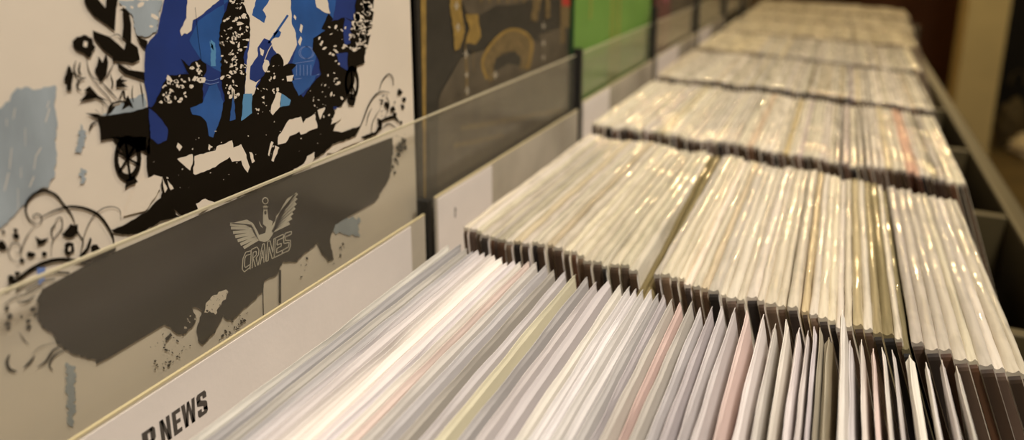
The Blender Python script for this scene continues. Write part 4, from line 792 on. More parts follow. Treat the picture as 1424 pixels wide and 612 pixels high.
[1,10,2299,794,6,7,14,-1,18,-4,-3,-8,-8,-6,-17,4],
[1,10,2175,722,-11,10,1,19,8,-1,8,-21],
[0,10,1827,745,-5,3,-3,7,2,5,5,-3,2,-8],
[0,10,2128,530,-4,-1,-10,4,-3,8,6,3,9,-8],
[0,10,1792,487,-2,7,2,8,7,-4,3,-7,-3,-8],
[0,10,2023,695,-5,1,-9,8,-6,10,2,2,9,-7,8,-9],
[0,10,1940,451,1,6,2,5,5,-3,1,-5,-3,-6],
[0,10,1885,802,2,11,10,9,7,-1,0,-8,-9,-10],
[0,10,1746,744,-4,2,-5,8,4,2,4,-2,5,-9],
[0,10,2137,488,-1,4,4,3,4,-3,0,-3,-3,-3],
[0,10,1945,583,-6,2,-5,10,1,6,4,4,6,-9,3,-9],
[0,10,2085,506,-5,7,8,1,7,1,5,-6,-3,-6,-7,-4],
[0,10,2205,500,-6,-1,-7,4,-7,8,2,7,9,-4,8,-7],
[0,10,1908,513,-2,6,1,5,2,3,3,1,0,-7,-2,-4],
[0,10,1758,470,-5,7,2,13,5,13,5,-10,5,-12,-7,-11],
[0,10,1893,673,2,15,12,10,5,-12,-3,-15],
[0,10,1971,449,3,1,6,0,5,-4,0,-4,-4,-1,-7,4],
[0,10,1957,443,3,4,7,-1,4,-5,3,-5,-5,-3,-8,4],
[0,10,1856,482,-7,4,-4,7,2,6,7,-8],
[0,10,2059,435,-8,3,-8,13,2,8,9,-5,10,-13],
[0,10,1898,431,4,19,29,-6,6,-24,-21,-6],
[0,10,2119,666,-3,11,7,8,9,4,5,-12,-9,-11],
[0,10,1765,536,-6,2,-10,16,0,6,6,-3,10,-14],
[0,10,2068,624,-16,10,-12,16,-5,17,14,-5,17,-21],
[0,10,1987,528,-10,11,-9,11,-3,13,5,3,11,-12,5,-16],
[0,10,2079,499,0,2,7,-3,3,-3,-2,-1,-6,3],
[0,10,2051,478,-2,9,5,11,6,-2,-3,-16],
[0,10,2011,470,3,10,9,6,13,-5,2,-13,-15,-3],
[0,10,1929,471,3,7,10,-2,7,-3,6,-7,-6,-7,-13,4],
[0,10,1765,520,11,11,18,-2,5,-18,-15,-2],
[0,10,1758,576,2,10,14,-1,13,-14,-7,-11,-17,1],
[0,10,1902,472,-12,7,-8,7,-4,9,0,10,12,-7,6,-13],
[0,10,1974,586,1,4,2,3,4,-2,2,-5,-4,-3],
[0,10,1903,723,-8,3,-9,7,-6,7,7,-2,9,-8],
[0,10,1911,473,2,5,14,-3,9,-10,6,-9,-14,1,-16,9],
[0,10,1859,420,-10,16,0,19,13,-5,6,-21],
[0,10,2026,462,2,6,10,1,5,-6,0,-6,-11,0],
[0,10,1939,461,2,4,4,3,5,-3,3,-4,-4,-3,-5,1],
[0,10,1876,666,2,9,11,-7,9,-5,3,-10,-9,-2,-13,6],
[0,10,2038,645,-2,8,3,8,5,-6,-1,-8],
[0,10,1930,598,-20,9,-18,18,-4,20,18,-8,18,-17],
[0,10,1798,725,-4,8,-1,8,2,0,3,-8],
[0,10,2941,402,-11,6,-10,6,-7,11,6,0,7,-3,12,-10],
[0,10,2683,385,-21,17,-9,33,10,9,16,-12,13,-31],
[0,10,2908,390,-2,6,1,8,3,3,2,-5,-1,-8],
[0,10,2800,471,-15,-4,-15,16,1,9,14,-4],
[0,10,2985,479,2,4,12,-4,6,-4,-4,-2,-12,0],
[0,10,2877,397,5,5,14,-2,7,-9,-2,-7,-15,6],
[0,10,2568,357,1,6,11,3,12,-2,3,-6,-10,-4,-12,-3],
[0,10,2927,414,8,12,26,-8,17,-19,0,-14,-19,0,-26,11],
[0,10,2720,329,-6,4,-10,14,-2,14,7,-5,8,-8,6,-17],
[0,10,2801,366,12,-1,14,-5,19,-10,-9,-1,-9,-1,-17,9],
[0,10,3011,474,-6,6,3,7,6,-1,4,-12],
[0,10,2884,498,0,7,12,2,10,-4,-2,-8,-13,-3],
[0,10,2909,382,-1,7,3,6,6,-2,5,-3,0,-7,-6,-2],
[0,10,2768,341,-3,-1,-7,4,-3,4,3,2,7,-5],
[0,10,2718,447,-4,6,-3,6,0,7,5,-3,4,-6,1,-7],
[0,10,2945,393,4,1,9,-1,6,-5,-5,-2,-10,3],
[0,10,2876,372,-4,-2,-6,9,-3,8,5,0,5,-6,4,-5],
[0,10,2875,367,-1,6,11,-1,9,-5,2,-6,-7,-3,-11,4],
[0,10,2685,348,-7,8,-6,12,1,9,7,-2,6,-10,3,-12],
[0,10,2909,416,-14,1,-7,21,7,10,20,-22],
[0,10,2877,384,-16,13,-12,22,10,-1,14,-17],
[0,10,3007,452,-2,0,-2,2,0,2,2,1,3,-4],
[0,10,2599,377,10,25,29,3,10,-27,-17,-11],
[0,10,2828,358,-2,9,22,-1,20,-9,2,-9,-17,-1,-19,3],
[0,10,2694,396,-8,8,-5,11,5,-2,7,-8],
[0,10,2830,367,-9,12,-2,15,8,4,6,-22],
[0,10,2791,378,-1,15,0,17,14,0,7,-9,-1,-11,-7,-8],
[0,10,2936,428,-14,7,-8,17,9,3,16,-14],
[0,10,2872,464,3,2,5,1,4,-5,-2,-4,-6,2],
[0,10,2895,405,1,6,10,3,7,-9,9,-8,-9,-5,-13,6],
[0,10,2844,468,0,2,2,1,2,0,1,-1,-1,-2,-2,0],
[0,10,2753,336,-20,15,-13,18,9,3,16,-15],
[0,10,2935,380,-17,13,-20,17,-3,13,12,-4,22,-23],
[0,10,2737,364,-9,2,-15,14,1,12,14,-4,15,-18],
[0,10,4080,698,-28,15,-15,32,12,7,32,-31],
[0,10,4009,635,2,7,9,4,8,-1,0,-6,-10,-7],
[0,10,3908,524,3,6,27,-8,22,-12,-6,-5,-15,0,-30,11],
[0,10,4038,638,-4,6,4,9,10,-4,5,-4,1,-8,-10,-6],
[0,10,4016,570,-8,0,-12,12,-4,7,8,-3,11,-8],
[0,10,3948,667,-11,9,-1,16,10,-3,6,-14],
[0,10,4810,602,-29,12,-15,28,19,7,28,-28],
[0,10,4820,550,-8,6,-3,11,-2,11,8,-1,7,-12,0,-10],
[0,10,4556,417,0,6,18,3,18,0,1,-6,-10,-5,-18,-2],
[0,10,4620,530,1,3,5,3,6,0,5,-3,-5,-4,-8,-2],
[0,10,4751,574,-7,6,-6,9,4,4,8,-5,2,-9],
[0,10,4738,453,-27,18,-12,24,3,19,30,-13,10,-28],
[0,10,4760,540,-8,6,0,10,3,9,8,-8,5,-7,-1,-8],
[0,10,4711,578,0,19,21,16,18,0,3,-15,-19,-15],
[0,10,3266,680,-28,-375,15,-8,29,376],
[0,10,3556,788,-45,-436,38,-20,45,439],
[0,10,1913,756,25,7,25,7,21,12,15,-42,-22,-8,-19,-12,-23,-7,-19,-10,4,24],
[0,9,5176,2091,41,41,42,41,42,41,40,42,38,40,34,40,30,41,28,39,29,37,32,33,34,31,36,28,37,26,36,21,36,17,34,12,34,7,33,4,34,0,34,-2,34,-5,35,-10,35,-12,37,-13,37,-13,2,6,-35,13,-36,15,-36,14,-36,12,-38,8,-38,3,-37,1,-38,-3,-38,-7,-38,-12,-37,-18,-39,-22,-37,-26,-37,-29,-34,-32,-31,-34,-28,-38,-27,-40,-29,-41,-31,-41,-36,-41,-38,-43,-39,-42,-40,-43,-38,-42],
[0,9,5795,2653,16,28,15,29,16,29,18,26,22,23,29,21,35,21,37,17,35,13,27,5,20,-3,20,-10,21,-15,18,-19,14,-20,9,-20,4,-25,1,-26,1,-27,2,-26,8,-1,1,25,3,27,1,26,-1,25,-8,23,-14,22,-19,22,-24,19,-30,15,-34,5,-35,-6,-38,-14,-38,-19,-35,-22,-29,-24,-21,-25,-16,-28,-13,-29,-12,-30,-13,-29],
[0,9,5727,2166,39,1,37,3,37,2,37,2,39,-1,46,-2,49,-2,50,-3,43,-5,32,-7,23,-8,23,-16,25,-21,27,-24,29,-23,21,5,-19,24,-16,26,-21,27,-29,28,-44,24,-53,15,-56,8,-55,4,-53,0,-47,-2,-41,-4,-38,-8,-33,-9,-31,-10,-33,-9],
[0,9,5449,2206,14,30,14,31,13,30,13,29,15,25,16,21,17,18,17,17,18,17,17,17,-5,3,-21,-15,-21,-15,-21,-15,-19,-18,-17,-22,-14,-26,-12,-30,-10,-32,-10,-32,-10,-31],
[0,9,5554,2015,10,42,7,43,7,41,12,41,20,38,30,37,39,35,44,34,45,35,43,35,-4,3,-46,-34,-48,-33,-47,-33,-40,-34,-32,-37,-20,-40,-10,-42,-6,-43,-3,-43,-6,-43],
[0,9,5825,2079,39,5,39,7,37,6,36,2,32,-4,31,-11,35,-20,37,-24,38,-27,39,-24,6,4,-35,26,-34,28,-36,27,-38,24,-42,15,-42,5,-39,-5,-37,-9,-36,-11,-35,-9],
[0,9,5947,2254,22,29,23,29,23,29,17,31,8,32,-4,33,-13,32,-18,33,-19,31,-17,32,-7,0,13,-32,15,-32,15,-32,10,-30,3,-31,-7,-29,-14,-30,-19,-31,-20,-30,-17,-31],
[0,9,6113,2217,70,190,-7,2,-69,-190],
[0,9,5302,2070,49,2,52,-2,49,4,53,-4,66,4,71,-14,37,21,23,29,38,21,14,34,-25,50,-18,51,66,-32,58,-43,-7,-32,5,-35,-12,-31,-3,-30,-53,-3,-41,-16,-36,-21,-48,-8,-58,10,-44,-16,-59,13,-48,-9,-65,28],
[0,10,6405,2523,-59,-20,-46,-15,-38,35,-9,30,12,27,43,23,43,-37],
[0,10,6479,2392,-8,-27,-41,-10,-32,30,-39,32,41,16,35,0,40,-11],
[0,10,6434,2285,-10,-26,-41,-12,-22,36,-31,24,11,32,47,-14,26,-17],
[0,10,6027,2395,0,-41,-58,-11,-33,45,-38,35,13,45,65,-14,34,-29],
[0,10,6191,2291,-40,-18,-37,4,-53,4,-12,42,26,25,44,12,42,-30],
[0,10,5894,2490,-25,-8,-19,-5,-25,9,3,18,-3,23,28,-10,20,-7],
[0,10,6208,2195,-7,-24,-37,2,-42,11,-20,36,26,23,41,4,49,-18],
[0,10,6359,2044,-13,-23,-36,5,-23,18,-6,18,9,15,24,-2,33,-4],
[0,10,6453,1700,-42,-19,-42,3,-43,18,-12,35,1,42,59,-3,73,-22],
[0,10,6361,1629,-17,-54,-81,7,-67,42,-47,62,66,23,58,38,67,-62],
[0,10,6462,1601,-10,-33,-50,5,-41,25,-29,38,40,14,36,23,42,-38],
[0,10,6199,1472,-32,-12,-30,-2,-22,21,-16,22,1,30,42,-7,23,-24],
[0,10,6281,1543,-24,-20,-37,1,-42,17,-11,35,24,17,33,-4,32,-15],
[0,10,6098,1383,-15,-17,-29,4,-43,7,4,31,13,18,31,17,31,-33],
[0,10,6155,1271,-31,-5,-20,-17,-22,27,-16,22,15,16,28,2,22,-21],
[0,10,6018,1348,-9,-23,-34,-1,-31,23,8,22,6,13,21,11,34,-17],
[0,10,5812,2450,-5,10,19,1,17,0,12,-9,-16,-6,-16,-4],
[0,10,5803,2451,13,9,22,6,0,-7,-14,-7],
[0,10,6143,2233,-9,2,-7,9,8,5,11,-7,2,-7],
[0,10,6037,2216,-6,7,15,3,11,-3,9,-5,-6,-7,-16,0],
[0,10,5809,2507,-17,12,-3,19,13,-1,16,-18],
[0,10,6148,2301,1,3,5,4,5,-1,2,-3,-7,-3],
[0,10,5864,2441,-17,14,-5,21,12,0,11,-20],
[0,10,5835,2254,-9,7,3,14,11,-2,2,-15],
[0,10,6003,2603,2,6,20,3,1,-6,-12,-4],
[0,10,5943,2279,-3,0,-5,2,0,2,6,-2],
[0,10,6085,2293,-5,2,-5,4,-2,3,4,-1,7,-5],
[0,10,6012,2297,-8,2,-9,4,-2,3,2,1,10,-5],
[0,10,6166,2233,4,6,12,1,20,-4,-5,-8,-7,-7,-20,4],
[0,10,5892,2249,17,5,33,-8,-7,-9,-28,-3],
[0,10,5887,2344,2,3,6,3,10,-1,-2,-4,-3,-2,-8,-2],
[0,10,5956,2407,-4,7,-3,9,9,3,7,-7,-1,-9],
[0,10,6162,2399,-8,17,26,12,15,-14,-8,-16],
[0,10,5958,2485,9,2,11,-3,9,-4,-8,-2,-12,1],
[0,10,6184,2465,2,3,10,2,5,0,5,-1,-6,-3,-9,-2],
[0,10,5827,2326,-4,11,6,11,8,5,10,1,2,-12,-10,-11],
[0,10,5957,2555,-7,1,-8,5,-2,4,5,0,7,-5],
[0,10,6013,2503,0,3,3,2,4,1,2,-2,1,-3,-5,-2],
[0,10,6062,2322,-15,7,4,11,13,-2,7,-11],
[0,10,5924,2378,-1,3,5,4,8,-1,0,-5,-6,-4],
[0,10,5853,2566,17,12,36,4,8,-16,-32,-9],
[0,10,5949,2515,-1,9,4,6,11,2,9,-6,1,-8,-11,-2],
[0,10,6087,1682,-11,3,-12,10,6,1,15,-7],
[0,10,6194,1414,-17,15,-1,16,4,15,20,-9,13,-15,-6,-12],
[0,10,6245,1763,-5,-1,-9,4,1,3,5,0,6,-3],
[0,10,6210,1499,-6,7,-7,11,6,8,8,-5,7,-8,-2,-9],
[0,10,6382,1822,12,10,20,7,2,-7,-13,-9],
[0,10,6262,1818,-7,8,-6,10,2,9,7,-2,9,-8,-2,-10],
[0,10,6247,1421,-3,5,1,7,4,-1,1,-8],
[0,10,6427,1650,-1,4,2,4,10,1,5,-5,-3,-5,-7,-2],
[0,10,6037,1821,-1,11,11,10,18,9,7,-11,1,-12,-19,-6],
[0,10,6112,1321,-7,3,-2,12,7,0,5,-4,2,-9],
[0,10,6397,1735,1,6,10,6,6,-4,-8,-7],
[0,10,6215,1855,-20,1,-25,11,7,8,26,-6],
[0,10,6130,1556,11,4,20,-1,13,-7,-11,-3,-18,0],
[0,10,6205,1382,-22,10,-7,23,17,6,18,-14,12,-20],
[0,10,6306,1704,3,5,14,2,5,-8,-10,-6],
[0,10,6317,1791,-4,9,18,9,19,-8,11,-8,-7,-11,-26,-2],
[0,10,6228,1517,0,17,12,12,23,-4,18,-10,-6,-14,-19,-7],
[0,10,6350,1556,-14,2,-21,11,3,5,22,-9],
[0,10,6380,1704,-10,0,-12,8,-8,9,13,-1,14,-9],
[0,10,6359,1526,-14,-1,-24,8,4,7,23,-3],
[0,10,6325,1683,-16,7,-6,15,8,4,12,-5,6,-12],
[0,10,6109,1861,-8,3,-11,11,-2,8,4,0,9,-6,6,-10],
[6,11,2875,1651,314,-149,8,35,-314,148],
[6,11,2884,1600,325,-135,5,37,-325,133],
[6,11,2909,1533,315,-103,0,38,-314,102],
[6,11,2935,1470,304,-73,-4,40,-303,72],
[6,11,2967,1407,288,-44,-9,42,-287,42],
[6,11,3005,1345,261,-8,-15,42,-260,7],
[6,11,3049,1285,233,19,-20,42,-232,-20],
[6,11,3946,1693,-374,-198,35,-38,377,197],
[6,11,3931,1634,-367,-165,33,-40,371,165],
[6,11,3913,1574,-357,-134,31,-41,361,133],
[6,11,3890,1518,-348,-103,30,-41,350,102],
[6,11,3848,1465,-319,-74,27,-42,321,72],
[6,11,3825,1407,-314,-36,23,-43,316,35],
[6,11,3785,1349,-297,4,18,-43,298,-5],
[6,11,2879,1668,115,-12,130,-25,86,-80,52,-110,26,-72,98,-12,40,100,47,40,49,-42,-24,-54,107,85,92,103,94,73,174,11,-185,-114,-118,-110,-101,-103,-82,-73,-78,-50,-121,73,-59,104,-43,108,-87,67],
[6,12,3479,1741,-3,-11,-13,7,2,8],
[6,12,3476,1730,-6,-10,-12,11,5,6],
[6,12,3470,1720,-9,-6,-9,12,6,5],
[6,12,3461,1714,-11,-3,-6,13,8,2],
[6,12,3450,1711,-13,-1,-2,13,9,1],
[6,12,3437,1710,-13,3,1,13,10,-3],
[6,12,3424,1713,-12,6,4,11,9,-4],
[6,12,3412,1719,-12,9,8,8,8,-6],
[6,12,3400,1728,-9,11,10,5,7,-8],
[6,12,3391,1739,-7,12,12,2,5,-9],
[6,12,3384,1751,-4,12,13,-1,3,-9],
[6,12,3380,1763,0,12,13,-4,0,-9],
[6,12,3380,1775,3,11,12,-7,-2,-8],
[6,12,3383,1786,6,9,11,-10,-5,-6],
[6,12,3389,1795,8,7,9,-12,-6,-5],
[6,12,3397,1802,11,3,6,-13,-8,-2],
[6,12,3408,1805,13,1,2,-13,-9,-1],
[6,12,3421,1806,13,-3,-2,-12,-9,2],
[6,12,3434,1803,12,-6,-4,-11,-10,5],
[6,12,3446,1797,12,-9,-8,-8,-8,6],
[6,12,3458,1788,9,-11,-10,-5,-7,8],
[6,12,3467,1777,7,-12,-12,-2,-5,9],
[6,12,3474,1765,4,-12,-13,1,-3,9],
[6,12,3478,1753,1,-12,-14,4,0,9],
[6,12,3398,1708,49,-18,6,-163,17,-64,-49,-50,-59,68,12,110],
[6,12,3382,1700,4,-11,3,-11,5,-12,8,-12,15,-10,16,-1,10,5,9,7,7,8,7,7,-6,6,-12,-2,-11,-3,-10,-4,-7,-1,-1,0,1,0,-6,5,-7,10,-9,11,-9,10],
[0,13,3431,1604,-3,-11,-6,-7,-8,-3,-8,3,-6,8,-4,11,-1,13,3,11,6,7,8,3,8,-3,7,-8,4,-11],
[6,12,3304,1537,3,-13,3,-14,3,-14,3,-13,5,-12,7,-9,7,-8,7,-6,7,-6,7,-5,3,1,-5,7,-6,7,-5,6,-5,7,-5,8,-5,10,-4,13,-5,13,-6,15,-5,13],
[0,13,2971,999,131,-7,52,258,-131,3],
[6,14,3142,1232,-81,14,2,-11,82,-14],
[6,14,3057,1245,-47,-57,10,-9,48,57],
[6,14,3009,1187,-26,-128,12,-6,26,128],
[6,14,2984,1056,26,-49,10,2,-26,48],
[6,14,3018,1002,88,19,-7,12,-88,-19],
[6,14,3109,1024,7,35,-12,6,-7,-35],
[6,14,3107,1068,-74,-8,6,-12,74,9],
[6,14,3042,1053,-11,36,-11,1,10,-35],
[6,14,3031,1087,17,81,-12,6,-16,-81],
[6,14,3047,1167,24,27,-11,9,-23,-27],
[6,14,3067,1193,70,-12,-3,11,-70,12],
[6,14,3141,1184,8,40,-12,6,-8,-40],
[0,13,3095,992,134,-7,53,261,-134,4],
[6,14,3110,1000,47,235,-12,6,-48,-234],
[6,14,3153,1232,86,-2,-5,12,-85,2],
[6,14,3231,1235,27,-49,11,2,-27,49],
[6,14,3258,1190,-13,-59,13,-6,12,59],
[6,14,3247,1133,-42,-22,10,-11,41,22],
[6,14,3204,1107,15,-108,12,-4,-15,109],
[6,14,3140,999,38,188,-12,6,-38,-188],
[6,14,3174,1185,49,-2,-4,11,-49,2],
[6,14,3214,1191,-3,-47,13,-5,3,47],
[6,14,3213,1147,-53,-22,8,-11,53,22],
[6,14,3158,1121,24,-121,13,-2,-25,120],
[0,13,3222,985,138,-7,53,265,-138,4],
[6,14,3237,993,98,237,-12,7,-98,-236],
[6,14,3331,1227,25,0,-4,11,-25,1],
[6,14,3348,1235,1,-243,13,-4,-1,242],
[6,14,3268,991,65,166,-12,8,-65,-166],
[6,14,3320,1163,-2,-169,13,-5,2,170],
[6,14,3285,1061,50,-3,-5,12,-50,2],
[0,13,3353,978,141,-8,55,270,-142,3],
[6,14,3368,987,49,241,-13,6,-49,-241],
[6,14,3413,1225,38,-1,-4,12,-39,1],
[6,14,3442,1231,31,-172,13,-3,-31,173],
[6,14,3486,1054,34,171,-13,6,-34,-170],
[6,14,3516,1222,26,0,-5,11,-26,1],
[6,14,3533,1231,-49,-245,13,-6,49,244],
[6,14,3488,989,-33,2,5,-12,33,-2],
[6,14,3464,983,-30,173,-13,3,30,-173],
[6,14,3421,1161,-34,-170,13,-6,34,170],
[6,14,3391,994,-32,2,5,-12,32,-2],
[0,13,3487,971,146,-8,55,273,-146,4],
[6,14,3676,1230,-133,3,5,-12,133,-3],
[6,14,3539,1231,-49,-245,13,-7,49,245],
[6,14,3499,977,132,-8,-5,13,-132,7],
[6,14,3635,972,9,45,-13,7,-9,-45],
[6,14,3635,1026,-99,5,4,-12,100,-5],
[6,14,3545,1022,12,59,-14,6,-12,-59],
[6,14,3552,1078,73,-3,-5,12,-73,3],
[6,14,3630,1078,8,39,-14,7,-8,-40],
[6,14,3628,1127,-73,2,5,-12,73,-2],
[6,14,3564,1120,12,59,-13,7,-12,-59],
[6,14,3572,1176,100,-3,-5,12,-100,3],
[6,14,3676,1176,9,45,-13,6,-9,-45],
[0,13,3626,963,149,-8,56,277,-151,4],
[6,14,3817,1213,-107,16,3,-12,108,-16],
[6,14,3705,1227,-39,-61,13,-9,39,62],
[6,14,3665,1164,1,-63,14,-4,-1,62],
[6,14,3674,1093,91,-24,-1,12,-92,24],
[6,14,3758,1079,-18,-55,14,-8,17,55],
[6,14,3744,1026,-103,0,6,-12,103,0],
[6,14,3637,1023,-8,-39,14,-7,8,40],
[6,14,3638,974,108,-11,-5,13,-107,10],
[6,14,3750,965,37,49,-12,9,-38,-49],
[6,14,3788,1015,8,76,-14,6,-8,-76],
[6,14,3790,1100,-90,34,-1,-11,90,-34],
[6,14,3706,1125,9,45,-13,6,-9,-45],
[6,14,3711,1167,103,-4,-5,13,-103,3],
[6,14,3818,1166,8,38,-14,6,-8,-37]]
